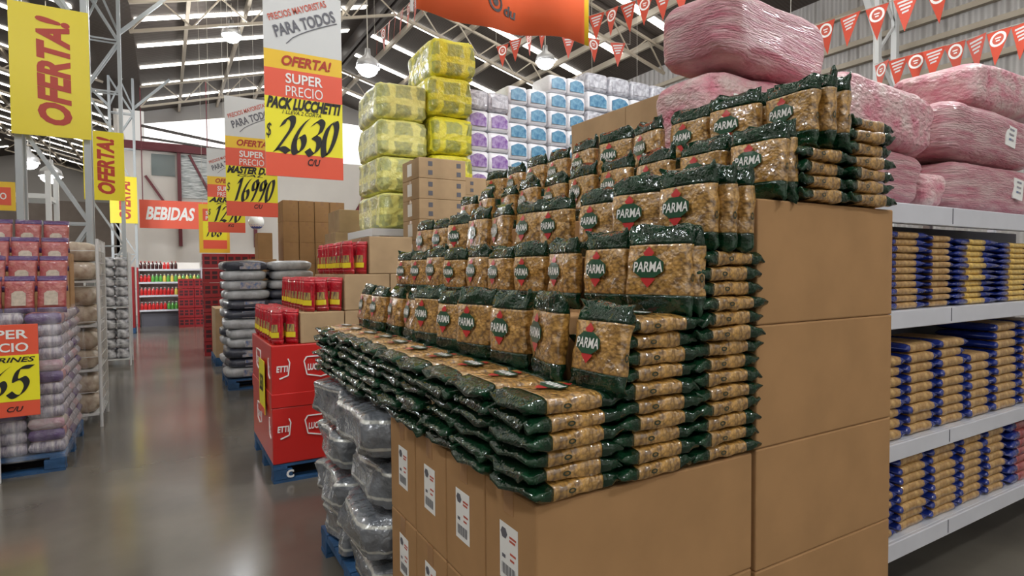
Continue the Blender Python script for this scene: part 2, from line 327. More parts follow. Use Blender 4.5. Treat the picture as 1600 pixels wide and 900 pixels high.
# superquadric blob: base at z=0, centred in x,y
def blob(name, sx, sy, sz, seed, m_, n=4.0, nz=4.0, amp=.02, freq=5, nu=28, nv=14, crease=0):
    def pw(a, e): return math.copysign(abs(a) ** e, a)
    vs = []; fs = []
    for i in range(nv + 1):
        ph = -PI / 2 + PI * i / nv
        for j in range(nu):
            th = 2 * PI * j / nu
            x = pw(math.cos(ph), 2 / nz) * pw(math.cos(th), 2 / n); y = pw(math.cos(ph), 2 / nz) * pw(math.sin(th), 2 / n); z = pw(math.sin(ph), 2 / nz)
            p = Vector((x * sx / 2, y * sy / 2, z * sz / 2))
            d = noise.noise(p * freq + Vector((seed * 7.3, seed * 3.1, 0))) * amp + noise.noise(p * freq * 2.7 + Vector((seed, 5, seed))) * amp * .5
            if crease: d -= crease * max(0, 1 - abs(math.sin(p.x * 9 + seed) * 3))
            q = p.normalized() if p.length > 0 else p
            p = p + Vector((q.x, q.y, q.z * .4)) * d
            vs.append((p.x, p.y, p.z + sz / 2))
    for i in range(nv):
        for j in range(nu):
            fs.append((i * nu + j, i * nu + (j + 1) % nu, (i + 1) * nu + (j + 1) % nu, (i + 1) * nu + j))
    me = bpy.data.meshes.new(name); me.from_pydata(vs, [], fs); me.materials.append(m_)
    bm = bmesh.new(); bm.from_mesh(me); bmesh.ops.remove_doubles(bm, verts=bm.verts[:], dist=1e-5); bm.to_mesh(me); bm.free()
    me.polygons.foreach_set('use_smooth', [True] * len(me.polygons)); return me

# pillow bag: width x, thickness y (front -y), height z from 0; returns body mesh, bottom seal mesh, top seal mesh, front()
def pillow(w_, h, t, seed, mbody, mseal, n=3.4, k=3.2, wr=.005, seal=.17, crump=.012, m=22, nv=16, tmin=.07):
    vsr = sorted(set([i / nv for i in range(nv + 1)] + [seal, 1 - seal]))
    vsr = [v for v in vsr if v in (seal, 1 - seal) or min(abs(v - seal), abs(v - 1 + seal)) > .02]
    def T(v): return max(tmin, (1 - abs(2 * v - 1) ** k)) ** .62
    def W(v): return .95 + .05 * abs(2 * v - 1) ** 2
    rows = []
    for v in vsr:
        row = []
        edge = max(0, (abs(2 * v - 1) - (1 - 2 * seal)) / (2 * seal))
        for j in range(m):
            a = 2 * PI * j / m; c, s = math.cos(a), math.sin(a)
            x = w_ / 2 * W(v) * math.copysign(abs(c) ** (2 / n), c); y = t / 2 * T(v) * math.copysign(abs(s) ** (2 / n), s)
            P = Vector((x * 22 + seed * 9.7, y * 12 + seed, v * h * 22)); d = noise.noise(P)
            z = v * h
            y += d * wr * (1 if s > 0 else -1) * (1 - edge)
            x += noise.noise(P + Vector((9, 3, 1))) * wr * .5
            if edge > 0:
                f = noise.noise(Vector((x * 34 + seed * 3, v * 17, seed)))
                y += f * crump * edge; z += noise.noise(Vector((x * 30 + seed, 7, v * 3))) * crump * .7 * edge
                y += math.sin(v * 170) * .0012 * edge
            row.append((x, y, z))
        rows.append(row)
    def part(nm, i0, i1, mm, cap0, cap1):
        vs = [p for r in rows[i0:i1 + 1] for p in r]; fs = []
        for i in range(i1 - i0):
            for j in range(m): fs.append((i * m + j, i * m + (j + 1) % m, (i + 1) * m + (j + 1) % m, (i + 1) * m + j))
        if cap0: fs.append(tuple(range(m - 1, -1, -1)))
        if cap1: fs.append(tuple((i1 - i0) * m + j for j in range(m)))
        me = bpy.data.meshes.new(nm); me.from_pydata(vs, [], fs); me.materials.append(mm)
        me.polygons.foreach_set('use_smooth', [True] * len(me.polygons)); return me
    a = vsr.index(seal); b = vsr.index(1 - seal); L = len(vsr) - 1
    def front(x, z, off=.005):
        v = min(1, max(0, z / h)); u = min(.999, abs(2 * x / (w_ * W(v))))
        return -t / 2 * T(v) * (1 - u ** n) ** (1 / n) - off
    return part('bag_body', a, b, mbody, True, True), part('seal', 0, a, mseal, True, True), part('seal', b, L, mseal, True, True), front
def onto(front, pts, fs, m_, name, off=.005):
    me = bpy.data.meshes.new(name); me.from_pydata([(x, front(x, z, off), z) for x, z in pts], [], fs); me.materials.append(m_); return me

# ------------------------------------------------------------------ building shell
SL = .27; XV, ZV = -.55, 7.6; XR = 5.45; ZR = ZV + SL * (XR - XV); XV2 = 11.5; YN, YF = -9.0, 26.0; XL, XRW = -13.6, 12.3; YF2 = 48.0      # the left bay runs deeper
def roofz(x):
    if x > XR: return ZR - SL * (x - XR)
    if x > XV: return ZV + SL * (x - XV)
    if x > -1.5: return ZV
    return ZV + SL * (-1.5 - x) if x > -7.5 else ZV + SL * 6 - SL * (-7.5 - x)
struct('floor', boxmesh('floor', XL, XRW, YN - 12, YF2, -.2, 0, M['floor']))
b = MB(); xs = [XL, -7.5, -1.5, XV, XR, XV2, XRW]
for x0, x1 in zip(xs, xs[1:]):
    z0, z1 = roofz(x0 + 1e-4), roofz(x1 - 1e-4); yf = YF2 if x1 <= -1.5 else YF
    b.add([(x0, YN, z0), (x1, YN, z1), (x1, yf, z1), (x0, yf, z0), (x0, YN, z0 + .08), (x1, YN, z1 + .08), (x1, yf, z1 + .08), (x0, yf, z0 + .08)],
          [(0, 3, 2, 1), (4, 5, 6, 7), (0, 1, 5, 4), (1, 2, 6, 5), (2, 3, 7, 6), (3, 0, 4, 7)])
struct('ceiling', b.mesh('ceiling', M['roof']))
wn = 0
for k in range(-12, 16):          # translucent sheets across the slopes
    y = 16.7 + 1.9 * k
    for xa, xb in ((XV + .05, XR - .35), (XR + .35, XV2 - .1), (-7.2, -1.7), (-13.2, -7.8)):
        if y > (YF if xa > -1.5 else YF2) - .6: continue
        wn += 1; b = MB(); za, zb = roofz(xa) - .012, roofz(xb) - .012
        b.add([(xa, y - .11, za), (xb, y - .11, zb), (xb, y + .11, zb), (xa, y + .11, za), (xa, y - .11, za - .02), (xb, y - .11, zb - .02), (xb, y + .11, zb - .02), (xa, y + .11, za - .02)],
              [(3, 2, 1, 0)[::-1], (4, 7, 6, 5), (0, 4, 5, 1), (1, 5, 6, 2), (2, 6, 7, 3), (3, 7, 4, 0)])
        struct('window_%d' % wn, b.mesh('skylight', M['sky']))
tn = 0
def trim(me):
    global tn
    tn += 1; return struct('trim_%d' % tn, me)
for x in (.6, 1.9, 3.2, 4.5, 6.4, 7.7, 9.0, 10.3, 11.2, -2.6, -4.0, -5.4, -6.8):     # purlins
    z = roofz(x); trim(boxmesh('purlin', x - .04, x + .04, YN, YF if x > -1.5 else YF2, z - .19, z - .03, M['truss']))
b = MB(); b.box(XR - .12, XR - .02, YN, YF, ZR - .42, ZR - .02); b.box(XR + .06, XR + .16, YN, YF, ZR - .42, ZR - .02)
trim(b.mesh('ridge_beam', M['trussd']))
def truss(y, pts, r=.045):
    b = MB()
    for (x0, x1) in pts:
        N = max(4, int(abs(x1 - x0) / .55)); d = .62
        P = [(x0 + (x1 - x0) * i / N) for i in range(N + 1)]
        b.bar((x0, y, roofz(x0) - .2), (x1, y, roofz(x1) - .2), r); b.bar((x0, y, roofz(x0) - .2 - d), (x1, y, roofz(x1) - .2 - d), r)
        for i in range(N):
            za, zb = roofz(P[i]) - .2, roofz(P[i + 1]) - .2
            if i % 2: b.bar((P[i], y, za), (P[i + 1], y, zb - d), .022)
            else: b.bar((P[i], y, za - d), (P[i + 1], y, zb), .022)
    return trim(b.mesh('roof_truss', M['truss']))
for y in (11.5, 15.2, 21.9): truss(y, ((XV, XR - .01), (XR + .01, XV2)))
for y in (15.2, 21.9, 28.6, 35.3, 42.0): truss(y, ((-7.4, -1.5), (-13.5, -7.6)))
def lattice_column(y, x0, x1, top=7.6, braces=True, n=7):
    b = MB()
    for yy in (y - .1, y + .1):
        for x in (x0, x1): b.bar((x, yy, 0), (x, yy, top), .045)
        for i in range(n):
            za, zb = top * i / n, top * (i + 1) / n
            b.bar((x0, yy, za), (x1, yy, za), .02)
            b.bar((x0 if i % 2 else x1, yy, za), (x1 if i % 2 else x0, yy, zb), .026)
    if braces:
        for s, x in ((1, x1), (-1, x0)):
            b.bar((x, y, 6.7), (x + s * 1.0, y, 7.75), .05); b.bar((x, y, 6.7), (x - s * .35, y, 7.6), .03)
    return trim(b.mesh('lattice_column', M['column']))
for y in (8.5, 15.2, 21.9): lattice_column(y, -1.36, -.74)
b = MB()
for x in (11.35, 11.95):
    b.bar((x, 6.0, 0), (x, 6.0, 7.4), .07)
for i in range(12): b.bar((11.35 if i % 2 else 11.95, 6, 7.4 * i / 12), (11.95 if i % 2 else 11.35, 6, 7.4 * (i + 1) / 12), .03)
b.bar((11.35, 6, 5.9), (10.2, 6, 7.75), .08); b.bar((11.95, 6, 5.9), (11.6, 6, 7.4), .03)
trim(b.mesh('lattice_column', M['steel']))
# walls
struct('wall_right', boxmesh('wall', XRW, XRW + .1, YN, YF, 0, 7.6, M['clad']))
struct('wall_left', boxmesh('wall', XL - .1, XL, YN, YF2, 0, 7.7, M['walld']))
for z in (4.6, 5.2, 5.77, 6.15, 6.8): trim(boxmesh('girt', XRW - .14, XRW - .02, YN, YF, z - .05, z + .05, M['truss']))
struct('wall_far_left', boxmesh('wall', XL, -1.5, YF2, YF2 + .15, 0, 6.3, M['walld']))
struct('wall_far', boxmesh('wall', -1.5, XRW, YF, YF + .15, 0, 6.3, M['wallc']))
b = MB(); b.plate([(XV, 7.15), (4.2, 8.1), (8.5, 8.0), (XV2, 7.55), (XV2, roofz(XV2)), (XR, ZR), (XV, ZV)], .08)
struct('wall_gable', b.mesh('gable_wall', M['clad']), (0, YF, 0))
b = MB(); b.plate([(XV, 6.3), (XRW, 6.3), (XRW, roofz(XRW)), (XV2, 7.55), (8.5, 8.0), (4.2, 8.1), (XV, 7.15)], .08)
struct('window_%d' % (wn + 1), b.mesh('gable_glazing', M['gable']), (0, YF, 0))
b = MB(); b.plate([(XL, 6.3), (-1.5, 6.3), (-1.5, ZV), (-7.5, ZV + SL * 6), (XL, roofz(XL))], .08)
struct('wall_gable.001', b.mesh('gable_wall', M['clad']), (0, YF2, 0))
struct('wall_side', boxmesh('wall', -1.5, -1.4, YF, YF2, 0, 7.6, M['wallc']))
b = MB()   # front wall behind the viewpoint; its wide opening is added for frontal daylight
b.box(XL, -5, YN - .15, YN, 0, 7.6); b.box(9, XRW, YN - .15, YN, 0, 7.6); b.box(-5, 9, YN - .15, YN, 4.6, 7.6)
struct('wall_front', b.mesh('wall', M['wallc']))
b = MB(); b.box(-2, 6.5, YF - .25, YF - .02, 6.15, 6.45); 
for x in (.55, 1.75, 3.2): b.box(x - .06, x + .06, YF - .2, YF - .02, 2.6, 6.2)
b.bar((-.55, YF - .15, 5.2), (.5, YF - .15, 3.5), .06); b.bar((.9, YF - .15, 6.1), (1.75, YF - .15, 4.3), .06); b.bar((8.4, YF - .15, 6.2), (7.2, YF - .15, 4.0), .08)
trim(b.mesh('red_steel_frame', M['wine']))
for k, (x0, x1, z0, z1, m_) in enumerate(((-.35, .42, 5.25, 6.05, 'glassd'), (.62, 1.70, 4.45, 6.1, 'blind'), (1.85, 3.1, 4.45, 6.1, 'blind'))):
    b = MB(); b.box(x0, x1, YF - .06, YF - .01, z0, z1); struct('window_%d' % (wn + 2 + k), b.mesh('pane', M[m_]))
b = MB(); b.bar((-.6, 24.5, 6.75), (4.2, 24.5, 6.1), .06); b.bar((-.6, 24.5, 6.35), (4.2, 24.5, 6.0), .05)
trim(b.mesh('tie_beam', M['trussd']))

# ------------------------------------------------------------------ lamps
b = MB(); b.lathe([(.05, .34), (.06, .22), (.20, .10), (.24, -.04), (.225, -.04), (.19, .09), (.05, .2)], 18); DOME = b.mesh('dome', M['lampm'], True)
BULB = blob('bulb', .40, .40, .30, 1, M['bulb'], 2, 2, 0, 5, 16, 8)
def lamp(x, y, z, label, lit=True, power=LAMP_W):
    r = empty('hanging_lamp', (x, y, z), label, 'lamp', 'lamps hanging from the roof')
    obj('dome_shade', DOME, r); 
    b = MB(); b.bar((0, 0, .3), (0, 0, roofz(x) - z - .02), .012); obj('rod', b.mesh('rod', M['cord']), r)
    o = obj('bulb', BULB, r, (0, 0, -.2))
    if lit:
        L = bpy.data.lights.new('lamp_light', 'POINT'); L.energy = power; L.shadow_soft_size = .2; L.color = (.95, .97, 1)
        lo = bpy.data.objects.new('lamp_light', L); COL.objects.link(lo); lo.location = (0, 0, -.32); lo.parent = r
lamp(3.52, 11.5, 5.62, 'glowing round lamp hanging left of the yellow bale stacks')
lamp(7.78, 11.6, 6.5, 'bluish glowing lamp hanging above the blue tissue packs')
lamp(1.53, 16.0, 7.4, 'small dome lamp under the roof, just left of the nearest price banner')
lamp(-2.2, 17.0, 3.85, 'glowing lamp low behind the white lattice column at far left')
lamp(-2.82, 18.5, 4.35, 'second glowing lamp behind lattice column, higher and further left')
for i, (x, y) in enumerate(((-2.0, 2.5), (3.0, -2.0), (7.0, 1.5), (-1.5, -4.5), (4.2, 2.6))):  # added out of view for frontal light and glints on the film
    lamp(x, y, 6.2, 'added unseen dome lamp near the viewpoint for fill light and glints, %s one' % ORD[i], power=LAMP_W)

# ------------------------------------------------------------------ pallets and cartons
def pallet(x0, x1, y0, y1, label, mark=None):
    r = empty('pallet', ((x0 + x1) / 2, (y0 + y1) / 2, 0), label, 'pallet', 'blue pallets')
    hx, hy = (x1 - x0) / 2, (y1 - y0) / 2
    b = MB(); n = 7; wdt = 2 * hy / n
    for i in range(n): b.box(-hx, hx, -hy + i * wdt + .006, -hy + (i + 1) * wdt - .006, .12, .142)
    for x in (-hx + .05, 0, hx - .05): b.box(x - .05, x + .05, -hy, hy, .10, .1195)
    obj('deck', b.mesh('deck', M['pallet']), r)
    for x in (-hx + .07, 0, hx - .07):
        for y in (-hy + .06, 0, hy - .06): obj('block', boxmesh('block', x - .068, x + .068, y - .058, y + .058, .022, .0995, M['pallet'], .004), r)
    b = MB()
    for y in (-hy + .06, 0, hy - .06): b.box(-hx, hx, y - .06, y + .06, 0, .0215)
    obj('bottom_board', b.mesh('bottom_board', M['pallet']), r)
    if mark: letter(r, mark, -hx + .12, -hy - .003, .062, .055, .062, M['whitep'], off=.05)
    return r
CART = {}
def carton(x0, x1, y0, y1, z0, z1, label, group='plain cardboard cartons', axis='x', m_='card', rz=0, tape=True):
    g = .002
    dx, dy, dz = x1 - x0 - 2 * g, y1 - y0 - 2 * g, z1 - z0 - .001
    k = (round(dx, 3), round(dy, 3), round(dz, 3), axis, m_)
    if k not in CART:
        body = boxmesh('carton', -dx / 2, dx / 2, -dy / 2, dy / 2, 0, dz, M[m_], .006)
        b = MB()
        if axis == 'x':
            b.box(-dx / 2 - .001, dx / 2 + .001, -.025, .025, dz - .0, dz + .0006); b.box(-dx / 2 - .0012, -dx / 2 + .0004, -.025, .025, dz - .065, dz); b.box(dx / 2 - .0004, dx / 2 + .0012, -.025, .025, dz - .065, dz)
        else:
            b.box(-.025, .025, -dy / 2 - .001, dy / 2 + .001, dz - .0, dz + .0006); b.box(-.025, .025, -dy / 2 - .0012, -dy / 2 + .0004, dz - .065, dz)
        CART[k] = (body, b.mesh('tape', M['tape']))
    o = obj('carton', CART[k][0], None, ((x0 + x1) / 2, (y0 + y1) / 2, z0), (0, 0, rz)); tag(o, label, 'carton', group)
    if tape: obj('tape', CART[k][1], o)
    return o
STK = None
def sticker(o, face, a, z, W=.095, H=.155):
    """white shipping sticker on the -x end of a carton; a = offset along y"""
    global STK
    if STK is None:
        p = boxmesh('shipping_label', -.0006, .0, -W / 2, W / 2, -H / 2, H / 2, M['whitep'])
        b = MB()      # dark hexagon mark
        hx = [(-.0012, .018 * math.cos(t) + .024, .016 * math.sin(t) + .05) for t in [PI / 3 * q for q in range(6)]]
        b.add(hx, [(5, 4, 3, 2, 1, 0)])
        b.add([(-.0012, .034, -.008), (-.0012, .016, -.008), (-.0012, .016, -.018), (-.0012, .034, -.018)], [(0, 1, 2, 3)])
        for i in range(13):
            yy = .036 - i * .0055; wv = .0035 if i % 3 else .0018
            b.add([(-.0012, yy, -.032), (-.0012, yy - wv, -.032), (-.0012, yy - wv, -.062), (-.0012, yy, -.062)], [(0, 1, 2, 3)])
        q = b.mesh('print', M['inkgrey'])
        b = MB()
        for yy, zz, ln in ((-.005, .048, .035), (-.005, .038, .03), (-.008, .004, .03), (-.008, -.012, .022)):
            b.add([(-.0012, yy, zz + .003), (-.0012, yy - ln, zz + .003), (-.0012, yy - ln, zz - .003), (-.0012, yy, zz - .003)], [(0, 1, 2, 3)])
        STK = (p, q, b.mesh('print', M['inkred']))
    s = obj('shipping_label', STK[0], o, (face - .0005, a, z)); obj('print', STK[1], s); obj('print', STK[2], s)

# --- the pasta display
pallet(.80, 2.38, 1.24, 2.3, 'blue pallet beneath the labelled cartons of the pasta display')
pallet(.74, 2.38, 2.34, 3.44, 'blue pallet peeking out under the silver film bundles')
LC = ['nearest corner carton', 'second carton along the aisle', 'third carton along the aisle', 'fourth carton along the aisle, beside silver bundles']
for j in range(4):
    y0 = 1.2 + .272 * j
    for lv, (z0, z1) in enumerate(((.144, .65), (.65, 1.02))):
        lab = 'carton with white sticker, ' + LC[j] + (', upper' if lv else ', lower')
        o = carton(.77, 1.585, y0, y0 + .272, z0, z1, lab, 'labelled cartons under the pasta bags')
        sticker(o, -.4055, (0, .01, .0, -.01)[j], (z1 - z0) - .175 if lv else (z1 - z0) - .15)
LV = ['bottom', 'third from the top', 'second from the top', 'topmost']
zs = [.144, .63, 1.025, 1.42, 1.82]
for j in range(4):
    y0 = 1.2 + .56 * j
    for i in range(4):
        if j == 0: lab = 'large plain brown carton at front right of the pasta bags, ' + LV[i] + ' one'
        else: lab = 'plain brown carton hidden behind front column, row %s back, %s' % (ORD[j], LV[i])
        carton(1.60, 2.40, y0, y0 + .56, zs[i], zs[i + 1], lab, 'large cartons of the pasta display')
for j in range(4):
    y0 = 1.43 + .5 * j
    for (x0, x1, z1, nm) in ((1.035, 1.31, 1.462, 'second tier'), (1.318, 1.594, 1.648, 'third tier')):
        carton(x0, x1, y0, y0 + .5, 1.022, z1, 'carton inside pasta display under %s, %s from front' % (nm, ORD[j]), 'filler cartons inside the display', axis='y')
    carton(1.80, 2.06, y0, y0 + .5, 1.822, 2.008, 'flat carton under the top row of pasta bags, %s from front' % ORD[j], 'filler cartons inside the display', axis='y')
    carton(2.065, 2.40, y0, y0 + .5, 1.822, 2.14, 'carton behind the top row of pasta bags, %s from front' % ORD[j], 'filler cartons inside the display', axis='y')

# --- pasta bags
PW, PH = .215, .262
def ngon(cx, cz, rx, rz, n, a0=0): return [(cx + rx * math.cos(a0 + 2 * PI * k / n), cz + rz * math.sin(a0 + 2 * PI * k / n)) for k in range(n)]
def fan(cx, cz, rx, rz, n, a0=0, rings=3):
    pts = [(cx, cz)]; fs = []
    for r in range(1, rings + 1): pts += ngon(cx, cz, rx * r / rings, rz * r / rings, n, a0)
    for k in range(n): fs.append((0, 1 + k, 1 + (k + 1) % n))
    for r in range(rings - 1):
        for k in range(n): fs.append((1 + r * n + k, 1 + (r + 1) * n + k, 1 + (r + 1) * n + (k + 1) % n, 1 + r * n + (k + 1) % n))
    return pts, fs
def make_pack(seed, t, h, seal, n=3.4, k=3.2, crump=.014, wr=.005):
    body, s0, s1, front = pillow(PW, h, t, seed, M['pasta'], M['green'], n=n, k=k, seal=seal, crump=crump, wr=wr)
    cz = h * .50
    cz = h * .53
    bd = onto(front, *fan(-.018, cz, .056, .034, 8, PI / 8), M['badge'], 'badge', .006)
    # band edges of the badge
    dms = []
    for c, s_ in ((cz + .040, .019), (cz - .036, .024)):
        dms.append(onto(front, [(-.018 + s_, c), (-.018, c + s_ * 1.0), (-.018 - s_, c), (-.018, c - s_)], [(0, 1, 2, 3)], M['redp'], 'diamond', .0045))
    tv, tf = text_raw('PARMA', .12, .02)
    tx = onto(front, [(x * .098 - .018, y * .030 + cz) for x, y in tv], tf, M['whitep'], 'lettering', .0075)
    b = MB(); N = 12; z0 = h * .42
    for rr in (0,):
        vs = [(PW / 2 * .955 + .002, .0085 * math.cos(2 * PI * q / N) * .8, z0 + .012 * math.sin(2 * PI * q / N)) for q in range(N)] + \
             [(PW / 2 * .955 + .002, .0045 * math.cos(2 * PI * q / N) * .8, z0 + .007 * math.sin(2 * PI * q / N)) for q in range(N)]
        b.add(vs, [(q, (q + 1) % N, N + (q + 1) % N, N + q) for q in range(N)])
    mk = b.mesh('side_mark', M['darkmark'])
    return dict(body=body, s0=s0, s1=s1, badge=bd, diamond=dms, text=tx, mark=mk)
STAND = [make_pack(s + 1.3, .066, PH, .225, crump=.034, wr=.010) for s in range(9)]
LIE = [make_pack(s + 20.7, .046, .296, .225, n=5, k=5, crump=.026, wr=.007) for s in range(9)]
def place_pack(P, mtx, label, group, badge, mark):
    o = obj('pasta_bag', P['body']); o.matrix_world = mtx
    tag(o, label, 'pasta bag', group)
    obj('bottom_seal', P['s0'], o); obj('top_seal', P['s1'], o)
    if badge:
        bd = obj('badge', P['badge'], o); [obj('diamond', d_, bd) for d_ in P['diamond']]; obj('lettering', P['text'], bd)
    if mark: obj('side_mark', P['mark'], o)
    return o
BASE_L = Matrix(((0, 0, 1), (-1, 0, 0), (0, -1, 0))).to_4x4()       # lying flat, length along +x
def lie(x, y, z, label, group, badge=False, mark=False):
    j = Matrix.Translation((x + R.uniform(-.016, .014), y + R.uniform(-.010, .010), z)) @ Matrix.Rotation(R.uniform(-.07, .07), 4, 'Z') @ Matrix.Translation((-.146, 0, 0)) @ BASE_L
    return place_pack(R.choice(LIE), j, label, group, badge, mark)
def stand(x, y, z, label, group, yaw=0, lean=0, mark=False, s=1):
    j = Matrix.Translation((x, y, z)) @ Matrix.Rotation(-PI / 2 + yaw, 4, 'Z') @ Matrix.Rotation(-lean, 4, 'X') @ Matrix.Diagonal((s, 1, s, 1))
    return place_pack(R.choice(STAND), j, label, group, True, mark)
YP = lambda j: 1.285 + .236 * j
for j in range(10):
    for i in range(6):
        if j == 0: lab = 'green ended pasta bag lying in lowest front corner stack, %s from the top' % ORD[5 - i]
        else: lab = 'green ended pasta bag in lowest tier along aisle, stack %s from corner, %s from top' % (ORD[j], ORD[5 - i])
        lie(.885, YP(j), 1.0475 + i * .0425, lab, 'pasta bags lying in the lowest tier', badge=(i == 5), mark=(j == 0))
for nm, x, z0, n, pit in (('second', 1.172, 1.047, 10, .0443), ('third', 1.457, 1.047, 14, .0448), ('fourth', 1.93, 1.846, 4, .0455), ('fifth', 2.215, 1.846, 7, .0455)):
    for i in range(n):
        lie(x, YP(0), z0 + i * pit, 'pasta bag lying flat in %s front stack from the corner, %s from the top' % (nm, ORD[n - 1 - i]), 'pasta bags lying in front stacks', badge=(i == n - 1), mark=True)
rows = (('lowest', 1.0, 1.268, 0, .10, 1), ('second', 1.255, 1.462, 2, .05, 1), ('third', 1.395, 1.648, 3, .05, 1), ('fourth', 1.70, 1.822, 2, .05, 1), ('top', 1.90, 2.008, 3, .06, 1))
for nm, x, z, extra, lean, s in rows:
    for j in range(10):
        lab = 'clear pasta bag with green ends standing in %s row, %s from the near end' % (nm, ORD[j])
        stand(x + R.uniform(-.008, .008), YP(j) + R.uniform(-.012, .012) - (.03 if nm == 'lowest' else 0), z, lab, 'pasta bags standing in rows', R.uniform(-.24, .24), lean * R.uniform(.2, 1.8), j == 0, R.uniform(.92, 1.05))
    for q in range(1, extra):
        sp = .068 if nm != 'top' else .078
        stand(x + sp * q, YP(0) + R.uniform(-.01, .012), z, 'pasta bag standing edge on at near end of %s row, %s behind the front bag' % (nm, ORD[q - 1]), 'pasta bags standing in rows', R.uniform(-.1, .1) - (.1 if nm == 'top' else 0), 0, True)
        stand(x + sp * q, YP(1) + R.uniform(-.01, .012), z, 'pasta bag behind the %s row at its second place, %s behind front bag' % (nm, ORD[q - 1]), 'pasta bags standing in rows', R.uniform(-.1, .1), 0)

# --- silver bundles under the far half of the pasta
for c in range(2):
    for r in range(4):
        me = blob('film_bundle', .84, .535, .212, c * 5 + r + 2, M['silver'], 7, 5.5, .045, 9, 56, 22, .012)
        o = obj('film_bundle', me, None, (1.14 + R.uniform(-.02, .02) - .02 * (r % 2), 2.58 + .56 * c, .146 + .221 * r))
        tag(o, 'silver film wrapped bundle, %s column from labelled cartons, %s layer from the floor' % (('first', 'second')[c], ORD[r]), 'bundle', 'silver bundles beside the labelled cartons')

# --- tall cartons behind the pasta
for j in range(2):
    y0 = 2.22 + .56 * j
    for i, (z0, z1) in enumerate(((0, .75), (.75, 1.45), (1.45, 2.02), (2.02, 2.60))):
        o = carton(2.45, 3.05, y0, y0 + .56, z0, z1, 'tall pale carton behind the top pasta row, %s one, %s layer up' % (('nearer', 'farther')[j], ORD[i]), 'pale cartons behind the pasta', m_='card2', axis='y')
        if i == 3: letter(o, 'E', -.301, -.05, .33, .10, .12, M['darkmark'], .3, .03, rz=-PI / 2, name='print')

# ------------------------------------------------------------------ white shelf on the right
SH = empty('shelf_unit', (2.44, 1.42, 0), 'long white steel shelf unit stocked with blue ended pasta', 'shelf')
SL_X = 3.2
b = MB()
for z0, z1, nm in ((.25, .325, 0), (.715, .785, 1), (1.325, 1.40, 2), (1.81, 1.895, 3)):
    b = MB(); b.box(0, SL_X, .0185, .49, z1 - .03, z1 - .001); b.box(0, SL_X, 0, .018, z0 - .008, z1)
    s = obj('shelf_board', b.mesh('shelf_board', M['shelfw'], bevel=.003, seg=1), SH)
    for x in (.95, 1.9, 2.85): obj('board_joint', boxmesh('board_joint', x - .003, x + .003, -.0015, .0, z0 + .004, z1 - .004, M['shelfback']), s)
obj('back_panel', boxmesh('back_panel', 0, SL_X, .50, .515, .05, 1.85, M['shelfback']), SH, (0, .018, 0))
for x in (.02, .98, 1.93, 2.88): obj('post', boxmesh('post', x - .02, x + .02, .535, .575, 0, 1.9, M['shelfw']), SH)
obj('kick_board', boxmesh('kick_board', 0, SL_X, .30, .33, 0, .25, M['shelfback']), SH)
SHP = {}
def shelf_bag(x0, x1, z, hgt, m_, label, group, seed, seal=.2, tilt=0, y=1.45):
    L = x1 - x0; k = (round(L, 2), round(hgt, 3), m_, seed % 3, seal)
    if k not in SHP:
        SHP[k] = pillow(.30, L, hgt * 1.08, seed % 3 + 40, M[m_], M['blue'], n=5, k=6, seal=seal, crump=.010, wr=.003, m=16, nv=10)
    P = SHP[k]
    o = obj('packet', P[0]); o.matrix_world = Matrix.Translation((x0 + R.uniform(-.006, .006), y + .15 + R.uniform(-.008, .008), z + hgt / 2)) @ Matrix.Rotation(R.uniform(-.02, .02), 4, 'Z') @ Matrix.Rotation(tilt, 4, 'Y') @ BASE_L
    tag(o, label, 'packet', group); obj('blue_end', P[1], o); obj('blue_end', P[2], o)
    return o
def shelf_stack(shelf, q, x0, x1, z0, n, hgt, m_='noodle', seal=.2):
    for i in range(n):
        shelf_bag(x0, x1, z0 + .001 + i * hgt, hgt, m_, 'blue ended pasta packet on %s shelf, %s stack from left, %s from its top' % (shelf, ORD[q], ORD[n - 1 - i]), 'packets on the %s shelf' % shelf, int(x0 * 10) + i, seal)
for q, (a, c, n, hh, m_, se) in enumerate(((2.86, 3.22, 11, .0335, 'noodle', .24), (3.24, 3.47, 11, .0325, 'noodle', .12), (3.50, 3.99, 11, .0315, 'yellownoodle', .30), (4.02, 4.52, 11, .0305, 'yellownoodle', .28), (4.56, 5.0, 10, .032, 'yellownoodle', .28))):
    shelf_stack('upper', q, a, c, 1.40, n, hh, m_, se)
for q, (a, c, n) in enumerate(((2.74, 3.02, 8), (3.05, 3.33, 9), (3.36, 3.65, 9), (3.68, 3.95, 7), (3.98, 4.30, 10), (4.33, 4.66, 10), (4.7, 5.05, 9))):
    shelf_stack('middle', q, a, c, .785, n, .0495, 'noodle', .13)
for q, (a, c, n) in enumerate(((2.68, 2.95, 7), (2.98, 3.26, 8), (3.29, 3.58, 8), (3.61, 3.88, 8), (3.91, 4.15, 8))):
    shelf_stack('lower', q, a, c, .325, n, .045, 'noodle', .13)
for i in range(7):
    o = shelf_bag(4.2, 4.62, .326 + i * .05, .05, 'bag1', 'rose and blue packet at right end of lower shelf, %s from the top' % ORD[6 - i], 'rose packets on the lower shelf', i, .3)
    o = shelf_bag(4.65, 5.07, .326 + i * .05, .05, 'bag1', 'rose and blue packet outside the frame on lower shelf, %s from top' % ORD[6 - i], 'rose packets on the lower shelf', i, .3)

